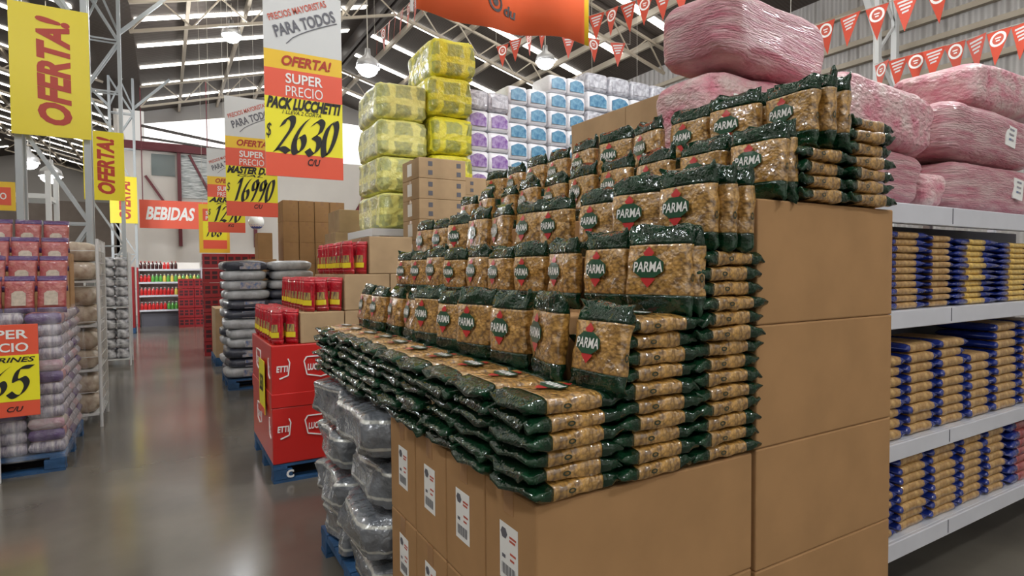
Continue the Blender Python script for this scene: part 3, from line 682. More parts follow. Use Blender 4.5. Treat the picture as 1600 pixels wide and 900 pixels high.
# ------------------------------------------------------------------ pink sacks
def sack(x, y, z, sx, sy, sz, label, m_='pink', seed=1, rz=0, rx=0, ry=0, tagx=None, n=7):
    o = obj('sack', blob('sack', sx, sy, sz, seed, M[m_], n, 5, .028, 7, 64, 30, .016), None, (x, y, z), (rx, ry, rz)); tag(o, label, 'sack', 'pink woven sacks')
    if tagx is not None:
        t = obj('sack_label', boxmesh('sack_label', -.055, .055, -.004, .004, -.06, .06, M['whitep'], .002), o, (tagx * sx, -sy * .49 - .006, sz * .55), (0, .15, -.08))
        letter(t, 'III', 0, -.0055, .01, .07, .05, M['sprint'], 0, .0, PI / 2, name='print')
sack(2.52, 2.03, 2.145, .80, .34, .39, 'pink sack with white label under the topmost sack, behind pasta', 'pink', 3, 0, 0, -.04, -.2)
sack(2.58, 2.02, 2.548, .86, .40, .345, 'topmost pink sack, highest of all, balanced above the pasta display', 'pink2', 5, .04, 0, .05)
sack(2.92, 1.65, 2.165, .84, .36, .30, 'pale pink sack just right of the top pasta bags', 'pink', 7, 0, 0, .05)
sack(2.90, 1.68, 1.897, .70, .40, .265, 'pink sack lying on shelf top right beside the pasta stack', 'pink2', 9)
sack(3.38, 1.68, 1.897, .23, .38, .19, 'small slumped pink sack between the two piles on shelf top', 'pink', 11)
sack(4.14, 1.72, 1.897, 1.12, .46, .285, 'lowest pink sack of the right hand pile on shelf top', 'pink2', 13, 0, 0, 0, .18)
sack(4.12, 1.74, 2.185, 1.14, .48, .315, 'middle pink sack with label in the right hand pile', 'pink2', 15, 0, 0, .02, .12)
sack(4.58, 1.77, 2.51, 1.36, .48, .285, 'top pink sack of the right hand pile at picture edge', 'pink', 17, 0, 0, -.02)

# ------------------------------------------------------------------ red spaghetti display
pallet(.67, 1.87, 4.69, 5.79, 'blue pallet with white letter under the red spaghetti display', 'C')
def shield(parent, x, z, W, H, s, rz=0, y=0, open_left=False, open_right=False):
    pts = [(-.5, .30), (-.42, .5), (.42, .5), (.5, .30), (.42, -.35), (0, -.5), (-.42, -.35)]
    P = [(a * W, c * H) for a, c in pts]; b = MB(); segs = list(zip(P, P[1:] + P[:1]))
    for i, (p, q) in enumerate(segs):
        if open_left and (min(p[0], q[0]) < -.1 * W): continue
        if open_right and (max(p[0], q[0]) > .1 * W): continue
        b.bar((p[0], 0, p[1]), (q[0], 0, q[1]), .006)
    o = obj('emblem', b.mesh('emblem', M['whitep']), parent, (x, y, z), (0, 0, rz))
    letter(o, s, (.0 if not (open_left or open_right) else (.02 if open_left else -.02)), -.004, .0, W * (.8 if not (open_left or open_right) else .55), H * .32, M['whitep'], .1, .035)
for i, (z0, z1, nm) in enumerate(((.144, .572, 'lower'), (.573, 1.045, 'upper'))):
    c = empty('display_case', (1.27, 5.24, z0), 'red printed cardboard display case, %s of two, on blue pallet' % nm, 'display case', 'red display cases')
    hh = z1 - z0
    obj('body', boxmesh('body', -.60, .60, -.55, .55, 0, hh, M['redcase'], .008), c)
    if i: obj('lip', boxmesh('lip', -.605, .605, -.555, .555, 0, .105, M['redcase'], .004), c)
    zc = hh * .62
    shield(c, -.545, zc, .15, .15, 'ETTI', y=-.553, open_left=True)
    shield(c, -.24, zc, .25, .16, 'LUCCHETTI', y=-.553); shield(c, .25, zc, .25, .16, 'LUCCHETTI', y=-.553)
    shield(c, -.603, zc, .14, .15, 'LUCC', rz=-PI / 2, y=-.49, open_right=True); shield(c, -.603, zc, .25, .16, 'LUCCHETTI', rz=-PI / 2, y=.12)
for (x0, x1, z0, z1, nm) in ((.885, 1.223, 1.047, 1.285, 'lowest step carton'), (1.226, 1.60, 1.287, 1.575, 'middle step carton'), (1.43, 1.80, 1.577, 1.882, 'top step carton'), (1.226, 1.60, 1.047, 1.285, 'carton below middle step'), (1.603, 1.85, 1.047, 1.575, 'tall carton below top step')):
    for k in range(2):
        carton(x0, x1, 4.70 + k * .54, 5.24 + k * .54, z0, z1, '%s of the spaghetti display, %s' % (nm, ('front one', 'rear one')[k]), 'step cartons of the spaghetti display', m_='card2')
SPG = []
for s in range(4):
    hh = .265; body, s0, s1, fr = pillow(.098, hh, .052, s + 70, M['redfilm'], M['redfilm'], n=4, k=7, seal=.12, crump=.006, wr=.003, m=14, nv=12)
    def strip(z0, z1, m_, nm, off, xw=.88):
        pts = [(-.049 * xw + .098 * xw * i / 6, z) for z in (z0, (z0 + z1) / 2, z1) for i in range(7)]
        fs = [(r * 7 + i, r * 7 + i + 1, r * 7 + 8 + i, r * 7 + 7 + i) for r in range(2) for i in range(6)]
        return onto(fr, pts, fs, m_, nm, off)
    SPG.append((body, s0, s1, strip(.050, .090, M['yband'], 'yellow_band', .004, .80), strip(.093, .150, M['spag'], 'window', .0035, .62)))
def spag(x, y, z, label):
    P = R.choice(SPG); o = obj('spaghetti_pack', P[0], None, (x, y, z), (R.uniform(-.09, .03), R.uniform(-.06, .06), R.uniform(-.3, .3) - .75)); tag(o, label, 'spaghetti pack', 'spaghetti packs on the red display')
    obj('bottom_seal', P[1], o); obj('top_seal', P[2], o); obj('yellow_band', P[3], o); obj('window', P[4], o)
for nm, xs, z in (('lowest', (.728, .832), 1.047), ('middle', (.96, 1.065, 1.165), 1.287), ('top', (1.28, 1.375), 1.577)):
    for k in range(9):
        for q, x in enumerate(xs):
            spag(x, 4.755 + k * .118 + R.uniform(-.01, .01), z, 'red spaghetti pack in %s row, %s from front, %s from the aisle' % (nm, ORD[k], ORD[q]))
cs = empty('price_card', (.648, 5.06, .48), 'narrow yellow price card leaning on aisle side of red display', 'price card')
obj('card', boxmesh('card', 0, .005, -.14, .14, 0, .42, M['pyellow']), cs); obj('footer_band', boxmesh('footer_band', -.002, 0, -.14, .14, 0, .05, M['cred']), cs)
letter(cs, '2630', -.003, 0, .24, .2, .14, M['blackp'], .3, .03, rz=-PI / 2)

# ------------------------------------------------------------------ hanging price banners
def price_banner(x, y, z, label, name1, name2, price, foot, full=True, W=.545):
    r = empty('price_banner', (x, y, z), label, 'price banner', 'hanging price banners')
    obj('board', boxmesh('board', -W / 2, W / 2, 0, .006, 0, 1.34, M['hgrey']), r)
    def band(nm, z0, z1, m_): return obj(nm, boxmesh(nm, -W / 2, W / 2, -.0025, .0, z0, z1, M[m_]), r)
    h = band('header', .895, 1.34, 'hgrey')
    letter(h, 'PRECIOS MAYORISTAS', -.04, -.006, 1.20, .44, .048, M['inkred'], .1, .018, .42); letter(h, 'PARA TODOS', .01, -.006, 1.115, .47, .085, M['inkgrey'], .15, .028, .42)
    b = MB(); P = [(-.12 + .36 * t, .95 + .21 * (t ** .7)) for t in [i / 8 for i in range(9)]]
    for p, q in zip(P, P[1:]): b.bar((p[0], -.004, p[1]), (q[0], -.004, q[1]), .004)
    obj('swoosh', b.mesh('swoosh', M['inkgrey']), h)
    f1 = band('offer_band', .765, .895, 'oyellow2'); letter(f1, 'OFERTA!', .02, -.006, .83, .35, .075, M['osred'], .25, .035)
    f2 = band('super_price_band', .565, .765, 'cred'); letter(f2, 'SUPER', .0, -.006, .705, .26, .072, M['whitep'], 0, .02); letter(f2, 'PRECIO', .0, -.006, .615, .26, .072, M['whitep'], 0, .0)
    f3 = band('price_panel', .165, .565, 'pyellow')
    letter(f3, name1, 0, -.006, .522, W * .96, .085, M['blackp'], .35, .05); letter(f3, name2, -.02, -.006, .462, W * .5, .028, M['blackp'], .3, .01)
    obj('lettering', brush(price, W * .74, .25, M['blackp'], .085 if len(price) < 5 else .068), f3, (.02, -.006, .30)); letter(f3, '$', -W * .455, -.006, .32, .035, .11, M['blackp'], .2, .0)
    f4 = band('footer_band', 0, .165, 'cred'); letter(f4, foot, .06, -.006, .115, .09, .05, M['blackp'], .3, .02)
    b = MB()
    for s in (-1, 1): b.bar((s * W * .42, .003, 1.34), (s * W * .42, .003, roofz(x) - z - .03), .004)
    obj('hanging_cord', b.mesh('hanging_cord', M['cord']), r)
price_banner(.905, 4.5, 2.285, 'nearest tall price banner reading 2630, hanging above the red display', 'PACK LUCCHETTI', '1 LLEVA 2 CORTA', '2630', 'C/U')
price_banner(.885, 7.35, 2.235, 'second hanging price banner reading 16990, partly behind the nearest', 'MASTER D. 12', 'GAL', '16990', 'C/U')
price_banner(.885, 10.6, 2.24, 'third hanging price banner, smaller, behind the second one', 'ARROZ', 'KG', '1290', 'KG')
r = empty('price_banner', (.86, 13, 1.98), 'farthest yellow framed price banner, low beside the BEBIDAS sign', 'price banner', 'hanging price banners')
obj('board', boxmesh('board', -.27, .27, 0, .006, 0, .95, M['oyellow2']), r)
f = obj('super_price_band', boxmesh('super_price_band', -.2, .22, -.003, 0, .62, .86, M['cred']), r); letter(f, 'SUPER', 0, -.007, .78, .3, .07, M['whitep']); letter(f, 'PRECIO', 0, -.007, .68, .3, .07, M['whitep'])
f = obj('price_panel', boxmesh('price_panel', -.2, .22, -.003, 0, .25, .62, M['pyellow']), r); obj('lettering', brush('768', .28, .2, M['blackp'], .085), f, (0, -.007, .42))
f = obj('footer_band', boxmesh('footer_band', -.2, .22, -.003, 0, .08, .25, M['cred']), r)
b = MB(); b.bar((-.2, .003, .95), (-.2, .003, 5.95), .004); b.bar((.2, .003, .95), (.2, .003, 5.98), .004); obj('hanging_cord', b.mesh('hanging_cord', M['cord']), r)

# OFERTA banners on the lattice columns
for i, y in enumerate((8.5, 15.2, 21.9)):
    r = empty('offer_banner', (-1.045, y - .22, 3.12), 'yellow OFERTA banner on white lattice column, %s' % ('largest and nearest', 'second along the aisle', 'farthest and smallest')[i], 'banner', 'yellow offer banners')
    obj('board', boxmesh('board', -.355, .355, 0, .01, 0, 1.43, M['oyellow']), r)
    letter(r, 'OFERTA!', .03, -.004, .72, 1.18, .31, M['osred'], .22, .045, PI / 2)
    b = MB(); b.box(-.33, -.31, .01, .085, .1, .14); b.box(.31, .33, .01, .085, .1, .14); b.box(-.33, -.31, .01, .085, 1.28, 1.32); b.box(.31, .33, .01, .085, 1.28, 1.32)
    obj('bracket', b.mesh('bracket', M['steel']), r)

# BEBIDAS sign
r = empty('department_sign', (.33, 22.6, 3.05), 'coral red sign reading BEBIDAS in white, hanging before far wall', 'sign')
obj('board', boxmesh('board', -1.0, 1.12, 0, .03, 0, .92, M['cred']), r); letter(r, 'BEBIDAS', -.12, -.006, .49, 1.42, .44, M['whitep'], .25, .035)
b = MB(); b.bar((-.9, .015, .92), (-.9, .015, 4.53), .02); b.bar((1.0, .015, .92), (1.0, .015, 5.0), .02); obj('hanging_rod', b.mesh('hanging_rod', M['wine']), r)

# big wavy orange banner at the top
def wavy(nm, x0, x1, z0, z1, m_, off=0):
    n = 40; vs = []; fs = []
    for side in (0, .006):
        for i in range(n + 1):
            x = x0 + (x1 - x0) * i / n; yy = .06 * math.sin((x + .2) * 4.2) + .03 * math.sin(x * 9)
            for z in (z0, z1): vs.append((x, yy + side - off, z + (.04 * math.sin(x * 3.1) if z == z0 else 0)))
    q = 2 * (n + 1)
    for i in range(n):
        a = 2 * i; fs += [(a, a + 2, a + 3, a + 1), (q + a + 1, q + a + 3, q + a + 2, q + a), (a + 1, a + 3, q + a + 3, q + a + 1), (a, q + a, q + a + 2, a + 2)]
    fs += [(0, 1, q + 1, q), (2 * n, q + 2 * n, q + 2 * n + 1, 2 * n + 1)]
    me = bpy.data.meshes.new(nm); me.from_pydata(vs, [], fs); me.materials.append(M[m_]); me.polygons.foreach_set('use_smooth', [True] * len(fs)); return me
r = empty('hanging_banner', (2.68, 4.6, 3.74), 'large wavy orange vinyl banner hanging across the top of the picture', 'banner')
obj('sheet', wavy('sheet', -.88, .84, 0, 1.1, 'orange'), r); obj('yellow_edge', wavy('yellow_edge', .84, .89, 0, 1.1, 'oyellow2'), r)
def on_wave(x): return .06 * math.sin((x + .2) * 4.2) + .03 * math.sin(x * 9) - .006
vs, fs = text_raw('du', .1, .03); me = bpy.data.meshes.new('lettering'); me.from_pydata([(x * .15 + .06, on_wave(x * .15 + .06), y * .10 + .19) for x, y in vs], [], fs); me.materials.append(M['blackp']); obj('lettering', me, r)
b = MB(); N = 18
for rr0, rr1 in ((.085, .062), (.035, .0)):
    P = [(-.12 + rr0 * math.cos(2 * PI * k / N), .22 + rr0 * math.sin(2 * PI * k / N)) for k in range(N)] + [(-.12 + rr1 * math.cos(2 * PI * k / N), .22 + rr1 * math.sin(2 * PI * k / N)) for k in range(N)]
    b.add([(x, on_wave(x), z) for x, z in P], [(k, (k + 1) % N, N + (k + 1) % N, N + k) for k in range(N)])
obj('emblem', b.mesh('emblem', M['blackp']), r)
b = MB(); b.bar((-.9, .0, 1.12), (.9, 0, 1.12), .02)
for x in (-.85, .85): b.bar((x, 0, 1.12), (x, 0, roofz(2.68 + x) - 3.74 - .03), .006)
b.bar((-.9, 0, -.03), (-.9, 0, 1.12), .015)
obj('hanging_pole', b.mesh('hanging_pole', M['steel']), r)

# ------------------------------------------------------------------ bunting
FLG = []
b = MB(); b.plate([(-.13, 0), (0, -.40), (.13, 0)], .003); FL0 = b.mesh('pennant', M['pennant'])
b = MB(); N = 20
vs = [(.085 * math.cos(2 * PI * k / N), -.001, -.10 + .085 * math.sin(2 * PI * k / N)) for k in range(N)] + [(.06 * math.cos(2 * PI * k / N), -.001, -.10 + .06 * math.sin(2 * PI * k / N)) for k in range(N)]
b.add(vs, [(k, (k + 1) % N, N + (k + 1) % N, N + k) for k in range(N)]); b.add(vs[N:], [tuple(range(N))], 1)
b.add([(-.03, -.002, -.08), (.03, -.002, -.08), (.03, -.002, -.095), (-.03, -.002, -.095), (-.02, -.002, -.11), (.02, -.002, -.11), (.02, -.002, -.125), (-.02, -.002, -.125)], [(0, 3, 2, 1), (4, 7, 6, 5)], 0)
FE0 = b.mesh('emblem', [M['whitep'], M['inkred']])
b = MB()
for i in range(4):
    w_ = .085 - i * .017; z = -.04 - i * .042
    b.add([(-w_, -.001, z), (w_, -.001, z + .012), (w_, -.001, z - .010), (-w_, -.001, z - .022)], [(0, 3, 2, 1)])
FT0 = b.mesh('print', M['hgrey'])
def bunting(p, q, n, label, s=1.0, ph=0, back=False):
    p, q = Vector(p), Vector(q); r = empty('bunting', p, label, 'bunting', 'strings of red pennants')
    b = MB(); prev = Vector((0, 0, 0)); d = q - p; L = d.length; ang = math.atan2(d.y, d.x)
    if back: ang += PI
    for i in range(1, 9):
        t = i / 8; c = d * t - Vector((0, 0, .12 * L * .25 * 4 * t * (1 - t) * .25)); b.bar(prev, c, .004); prev = c
    for e in (Vector((0, 0, 0)), d): b.bar(e, (e.x, e.y, roofz(p.x + e.x) - p.z - .03), .003)
    obj('cord', b.mesh('cord', M['cord']), r)
    for i in range(n):
        t = (i + .5) / n; c = d * t - Vector((0, 0, .12 * L * .25 * 4 * t * (1 - t) * .25 + .003))
        o = obj('pennant', FL0, r, c, (R.uniform(-.15, .15), 0, ang + R.uniform(-.35, .35)), (s, 1, s))
        obj('emblem' if (i + ph) % 2 else 'print', FE0 if (i + ph) % 2 else FT0, o)
# strings run between trusses, columns and walls
bunting((6.93, 4.73, 4.60), (6.99, 2.95, 4.52), 6, 'string of red pennants above the topmost pink sack, running to upper right', .95)
bunting((8.88, 4.74, 4.53), (8.23, 2.45, 4.30), 9, 'lower string of red pennants at right, above the right pink sacks', 1.05, 1)
bunting((5.35, 6.84, 5.25), (5.75, 5.30, 5.22), 6, 'string of red pennants right of the big orange banner', .95)
bunting((5.42, 9.72, 5.75), (5.73, 8.38, 5.80), 4, 'short string of red pennants under the middle of the big orange banner', 1.0, 1)
bunting((5.72, 8.2, 5.58), (6.9, 7.7, 5.42), 3, 'three small red pennants under right end of the orange banner', 1.0)
bunting((3.47, 10.88, 6.0), (3.48, 8.3, 5.88), 8, 'string of red pennants at upper left of the big orange banner', 1.0)
bunting((6.0, 7.6, 4.35), (6.6, 7.2, 4.3), 2, 'two red pennants hanging left of the topmost pink sack', 1.0)

# ------------------------------------------------------------------ tissue bales on the storage rack
r = empty('storage_rack', (1.86, 6.0, 0), 'white storage rack carrying the yellow bales and tissue packs', 'rack')
obj('deck', boxmesh('deck', 0, 4.5, 0, .95, 1.97, 2.045, M['steel']), r); obj('lower_deck', boxmesh('lower_deck', 0, 4.5, 0, .95, .3, .36, M['steel']), r)
for x in (.04, 1.5, 3.0, 4.46):
    for y in (.05, .9): obj('post', boxmesh('post', x - .04, x + .04, y - .04, y + .04, 0, 1.97, M['steel']), r)
def bale(x, y, z, w_, d, h, m_, label, seed, rz=0):
    o = obj('bale', blob('bale', w_, d, h, seed, M[m_], 9, 8, .03, 15, 64, 30), None, (x, y, z), (0, 0, rz)); tag(o, label, 'bale', 'yellow wrapped bales')
    return o
for i in range(4): bale(2.24, 6.45, 2.05 + .388 * i, .555, .86, .386, 'yel2', 'pale yellow wrapped bale in the left stack, %s from the top' % ORD[3 - i], i + 30, R.uniform(-.03, .03))
for i in range(5): bale(2.79 + (.02 if i == 4 else 0) - (.02 if i == 3 else 0), 6.42 - .04 * (i > 2), 2.05 + .42 * i, .50 + .02 * (i > 2), .86, .418, 'yel', 'bright yellow wrapped bale in the taller stack, %s from the top' % ORD[4 - i], i + 40, R.uniform(-.05, .05))
TPM = {}
def tissue(x, y, z, w_, h, m_, pm, label, group, d=.42):
    k = (w_, h, m_, R.randint(0, 2))
    if k not in TPM:
        b = MB(); pts = [(-.40, -.32), (.40, -.32), (.40, .10), (.25, .30), (-.05, .36), (-.40, .18)]
        b.plate([(a * w_ * .94, c * h * .98) for a, c in pts], .006)
        TPM[k] = (blob('pack', w_, d, h, len(TPM) + 50, M[m_], 9, 7, .012, 8, 28, 12), b.mesh('printed_panel', M[pm]))
    o = obj('tissue_pack', TPM[k][0], None, (x, y, z)); tag(o, label, 'tissue pack', group)
    obj('printed_panel', TPM[k][1], o, (0, -d / 2 - .006, h / 2))
for i in range(7):
    for c in range(2):
        top = i == 6
        tissue(3.12 + .28 * c, 6.24, 2.047 + .232 * i, .28, .23, 'tpgrey' if top else 'tp', 'tpgrey' if top else 'purple', ('grey film tissue pack on top of the violet stack, %s' if top else 'white and violet tissue pack, ' + ORD[5 - i] + ' violet layer from top, %s') % ('left one', 'right one')[c], 'violet tissue packs on the rack')
for q, (x0, n, y) in enumerate(((3.66, 8, 6.24), (4.24, 9, 6.24))):
    for i in range(n):
        for c in range(2):
            tissue(x0 + .28 * c, y, 2.047 + .218 * i, .275, .216, 'tp', 'teal', 'white and blue tissue pack in the %s stack, %s from top, %s one' % (('left blue', 'right blue')[q], ORD[n - 1 - i], ('left', 'right')[c]), 'blue tissue packs on the rack')
for i in range(3):
    for c in range(4):
        tissue(4.86 + .37 * c, 6.24, 3.40 + .245 * i - (.0), .36, .243, 'tp' if i % 2 else 'tpgrey', 'tpgrey' if i % 2 == 0 else 'teal', 'greyish white tissue pack right of the blue stacks, %s layer from top, %s from left' % (ORD[2 - i], ORD[c]), 'greyish tissue packs on the rack')
for c in range(2): carton(4.66 + .76 * c, 5.40 + .76 * c, 6.05, 6.65, 2.046, 3.397, 'tall carton under the greyish tissue packs, %s one' % ('left', 'right')[c], 'cartons on the rack', m_='card2')

# cartons between the red display and the pasta
def mark_carton(o, xs, zsz, y, m_='inkgrey', s=.045):
    for x in xs:
        for z in zsz:
            b = MB(); b.plate([(-s / 2, -s / 2), (s / 2, -s / 2), (s / 2, s / 2), (-s / 2, s / 2)], .001); obj('print', b.mesh('print', M[m_]), o, (x, y, z))
for i in range(9):
    z0, z1 = (0, .42, .84, 1.26, 1.70, 1.897, 2.094, 2.291, 2.488, 2.685)[i], (.42, .84, 1.26, 1.70, 1.897, 2.094, 2.291, 2.488, 2.685)[i]
    o = carton(2.10, 2.60, 5.30, 5.75, z0, z1, 'brown carton with dark square marks before the yellow bales, %s from top' % ORD[8 - i], 'marked cartons before the bales', m_='card2')
    if i > 3:
        mark_carton(o, (-.13, .17), (.055, .14), -.2255); obj('shipping_label', boxmesh('shipping_label', -.001, 0, -.06, .06, -.06, .06, M['whitep']), o, (-.249, .02, .10))
for i in range(8):
    z0, z1 = (0, .42, .84, 1.26, 1.70, 1.95, 2.18, 2.36)[i], (.42, .84, 1.26, 1.70, 1.95, 2.18, 2.36, 2.54)[i]
    for c in range(2):
        o = carton(2.62 + .40 * c, 3.01 + .40 * c, 5.36, 5.75, z0, z1, 'short brown carton below the violet tissue packs, %s column, %s from top' % (('left', 'right')[c], ORD[7 - i]), 'small cartons below the tissue', m_='card2')
        if i > 5: mark_carton(o, (-.12, .12), (.05, .12), -.1955, 'inkgrey', .035)
        elif i == 5: mark_carton(o, (-.12, .12), (.10,), -.1955, 'inkred', .06)

# ------------------------------------------------------------------ grey sacks on a pallet
pallet(.70, 1.90, 8.72, 9.72, 'blue pallet under the tall pile of grey sacks')
SKM = [blob('sack', .57, .47, .152, 90 + i, M['gsack' if i % 2 == 0 else 'gsack2'], 5, 3.2, .022, 7, 30, 12) for i in range(6)]
pb = MB(); pb.plate([(-.13, -.045), (.13, -.045), (.13, .045), (-.13, .045)], .006); SKP = pb.mesh('printed_panel', M['sprint'])
for i in range(12):
    for c in range(2):
        for d in range(2):
            dark = (i * 3 + c * 2 + d) % 5 in (1, 3)
            o = obj('grain_sack', SKM[R.randrange(3) * 2 + (1 if dark else 0)], None, (.97 + .57 * c + R.uniform(-.03, .03), 8.97 + .48 * d + R.uniform(-.02, .02), .144 + .133 * i), (0, 0, R.uniform(-.06, .06)))
            tag(o, '%s sack in the pallet pile behind red display, %s layer up, %s %s' % ('dark' if dark else 'grey', ORD[i], ('aisle side', 'inner side')[c], ('front', 'back')[d]), 'sack', 'grey sacks on the pallet')
            if dark or i % 3 == 0: obj('printed_panel', SKP, o, (.06, -.232, .075))
# cartons behind the grey sacks
for i in range(8):
    z0 = .345 * i
    for c in range(4):
        o = carton(1.66 + .25 * c, 1.905 + .25 * c, 10.1, 10.6, z0, z0 + .345, 'narrow brown carton in the stack behind grey sacks, %s from top, %s from left' % (ORD[7 - i], ORD[c]), 'narrow cartons behind the grey sacks', axis='y')
        if i > 5: mark_carton(o, (.05,), (.12, .25), -.2505, 'tape', .03)
carton(1.28, 1.50, 10.1, 10.5, 1.8, 2.22, 'small brown carton left of the narrow carton stack, behind grey sacks', 'plain cardboard cartons'); carton(1.1, 1.55, 10.05, 10.6, 0, .9, 'hidden carton low behind the grey sacks', 'plain cardboard cartons'); carton(1.12, 1.55, 10.05, 10.6, .9, 1.8, 'upper hidden carton behind the grey sacks', 'plain cardboard cartons')
for q, (x0, x1, z0, z1) in enumerate(((1.92, 2.42, 0, .9), (1.92, 2.42, .9, 1.75), (1.95, 2.40, 1.75, 2.12), (2.0, 2.40, 2.12, 2.42), (2.45, 2.95, 0, 1.0), (2.45, 2.95, 1.0, 1.95), (2.45, 2.93, 1.95, 2.33), (2.47, 2.93, 2.33, 2.72))):
    carton(x0, x1, 7.9, 8.5, z0, z1, 'mixed brown carton left of yellow bales, %s column, %s from floor' % (('left', 'right')[q // 4], ORD[q % 4]), 'mixed cartons left of the bales', m_='card2')
# brown carton on its pallet further back
pallet(.70, 1.75, 11.1, 12.1, 'small far blue pallet under the tan carton by the aisle')
carton(.72, 1.7, 11.15, 12.05, .143, .98, 'tan carton on blue pallet beside the aisle, behind grey sacks', 'plain cardboard cartons', m_='card2')

# ------------------------------------------------------------------ red crates
b = MB(); b.box(-.20, .20, -.17, .17, 0, .27)
for x in (-.125, 0, .125):
    for z in (.07, .155): b.box(x - .045, x + .045, -.1705, -.169, z, z + .06, 1)
for y in (-.1, 0, .1):
    for z in (.07, .155): b.box(-.2005, -.199, y - .035, y + .035, z, z + .06, 1)
CRT = b.mesh('crate', [M['crate'], M['crated']])
def crate(x, y, z, label, group): tag(obj('bottle_crate', CRT, None, (x, y, z)), label, 'crate', group)
for i in range(7):
    for c in range(3):
        crate(.82 + .41 * c, 12.75, .28 * i, 'red bottle crate in the tall stack beside aisle, %s from top, %s from left' % (ORD[6 - i], ORD[c]), 'tall stack of red crates')
for i in range(5):
    for c in range(2):
        crate(.52 + .41 * c, 19.7, .285 * i, 'red bottle crate before the drinks shelf, %s from top, %s column' % (ORD[4 - i], ('left', 'right')[c]), 'crates before the drinks shelf')

# ------------------------------------------------------------------ drinks shelf at the end of the aisle
r = empty('drinks_shelf', (-.66, 20.3, 0), 'white drinks shelf at the end of the aisle', 'shelf')
for z in (.50, .93, 1.32, 1.70): obj('shelf_board', boxmesh('shelf_board', 0, 1.6, 0, .55, z - .05, z, M['shelfw']), r)
obj('back_panel', boxmesh('back_panel', 0, 1.6, .55, .58, .0, 1.9, M['wallc']), r); obj('base', boxmesh('base', .03, 1.57, .08, .54, 0, .449, M['shelfback']), r)
for x in (-.05, 1.61): obj('end_panel', boxmesh('end_panel', x, x + .045, 0, .58, 0, 1.75, M['crate' if x < 0 else 'shelfw']), r)
BTL = {}
for k in ('bred', 'bgreen', 'byel', 'bdark'):
    b = MB(); b.lathe([(.042, 0), (.046, .02), (.046, .15), (.040, .18), (.018, .235), (.018, .25), (.022, .252), (.022, .275)], 10, mif=lambda i: 1 if i >= 5 else 0); BTL[k] = b.mesh('bottle', [M[k], M['whitep'] if k != 'bdark' else M['bred']], True)
for q, (z, seq) in enumerate(((.50, ['bred'] * 7 + ['bgreen'] * 3 + ['bred'] * 6), (.93, ['bred'] * 9 + ['byel'] * 2 + ['bred'] * 5), (1.32, ['bred'] * 3 + ['bgreen'] * 3 + ['byel', 'bgreen'] * 5), (1.70, ['bdark'] * 6 + ['bred'] * 2 + ['bdark'] * 2))):
    for i, k in enumerate(seq):
        tag(obj('bottle', BTL[k], None, (-.60 + .098 * i, 20.38, z + .001), (0, 0, 0), (1, 1, .82)), '%s bottle on %s board of the far drinks shelf, %s from left' % ({'bred': 'red', 'bgreen': 'green', 'byel': 'yellow', 'bdark': 'dark'}[k], ('lowest', 'second', 'third', 'top')[q], ORD[i]), 'bottle', 'bottles on the drinks shelf')
r = empty('display_post', (-.80, 18.6, 0), 'narrow red display stand left of the drinks shelf', 'stand')
obj('body', boxmesh('body', -.10, .10, -.3, .3, .15, 1.75, M['crate'], .01), r); obj('base', boxmesh('base', -.11, .11, -.32, .32, 0, .149, M['pallet'], .01), r)
o = obj('ball', blob('ball', .30, .30, .30, 3, M['balloon'], 2, 2, 0, 4, 20, 12), None, (1.60, 12.8, 2.45)); tag(o, 'small white and blue ball hanging right of the price banners', 'ball')
b = MB(); b.lathe([(.06, .010), (.105, .040), (.137, .09), (.130, .085), (.09, .03)], 16); obj('panel', b.mesh('panel', M['bblue'], True), o)
b = MB(); b.bar((0, 0, .29), (0, 0, roofz(1.6) - 2.45 - .03), .003); obj('hanging_cord', b.mesh('hanging_cord', M['cord']), o)

# ------------------------------------------------------------------ left pallet of bagged goods
pallet(-1.96, -.73, 5.93, 7.20, 'blue pallet at left edge under the film wrapped bags')
carton(-1.74, -.95, 6.17, 7.0, .143, 1.25, 'carton core inside the film wrapped load on left pallet', 'plain cardboard cartons')
LB = [[pillow(.24, .40, .105, s + 80 + 3 * q, M[m_], M[e_], n=5, k=5, seal=.14, crump=.012, wr=.006, m=16, nv=10) for s in range(3)] for q, (m_, e_) in enumerate((('bagg', 'bagg'), ('bag1', 'bagp'), ('bagw', 'bagr')))]
def lbag(mtx, kind, label, group):
    P = R.choice(LB[kind]); o = obj('grain_bag', P[0]); o.matrix_world = mtx; tag(o, label, 'bag', group)
    obj('bottom_seal', P[1], o); obj('top_seal', P[2], o); return o
BASE_F = Matrix(((1, 0, 0), (0, 0, 1), (0, -1, 0))).to_4x4()      # lying, width along x, length along y
for i in range(12):
    z = .144 + .0515 + .0945 * i
    for c in range(5):
        lbag(Matrix.Translation((-.85 - .243 * c, 5.965, z)) @ Matrix.Rotation(R.uniform(-.04, .04), 4, 'Z') @ Matrix.Diagonal((1, .5, 1, 1)) @ BASE_F, (0, 0, 1, 0, 2)[(i * 2 + c * (3 if i % 4 < 2 else 1)) % 5], 'bag lying in front of the left wrapped load, %s layer up, %s from aisle' % (ORD[i], ORD[c]), 'bags lying in the left load')
    for d in range(4):
        lbag(Matrix.Translation((-.93, 6.30 + .243 * d, z)) @ Matrix.Rotation(R.uniform(-.04, .04), 4, 'Z') @ Matrix.Diagonal((.5, 1, 1, 1)) @ BASE_L, (0, 2, 1, 0, 0)[(i + d * 2) % 5], 'bag on the aisle side of left wrapped load, %s layer up, %s from front' % (ORD[i], ORD[d]), 'bags lying in the left load')
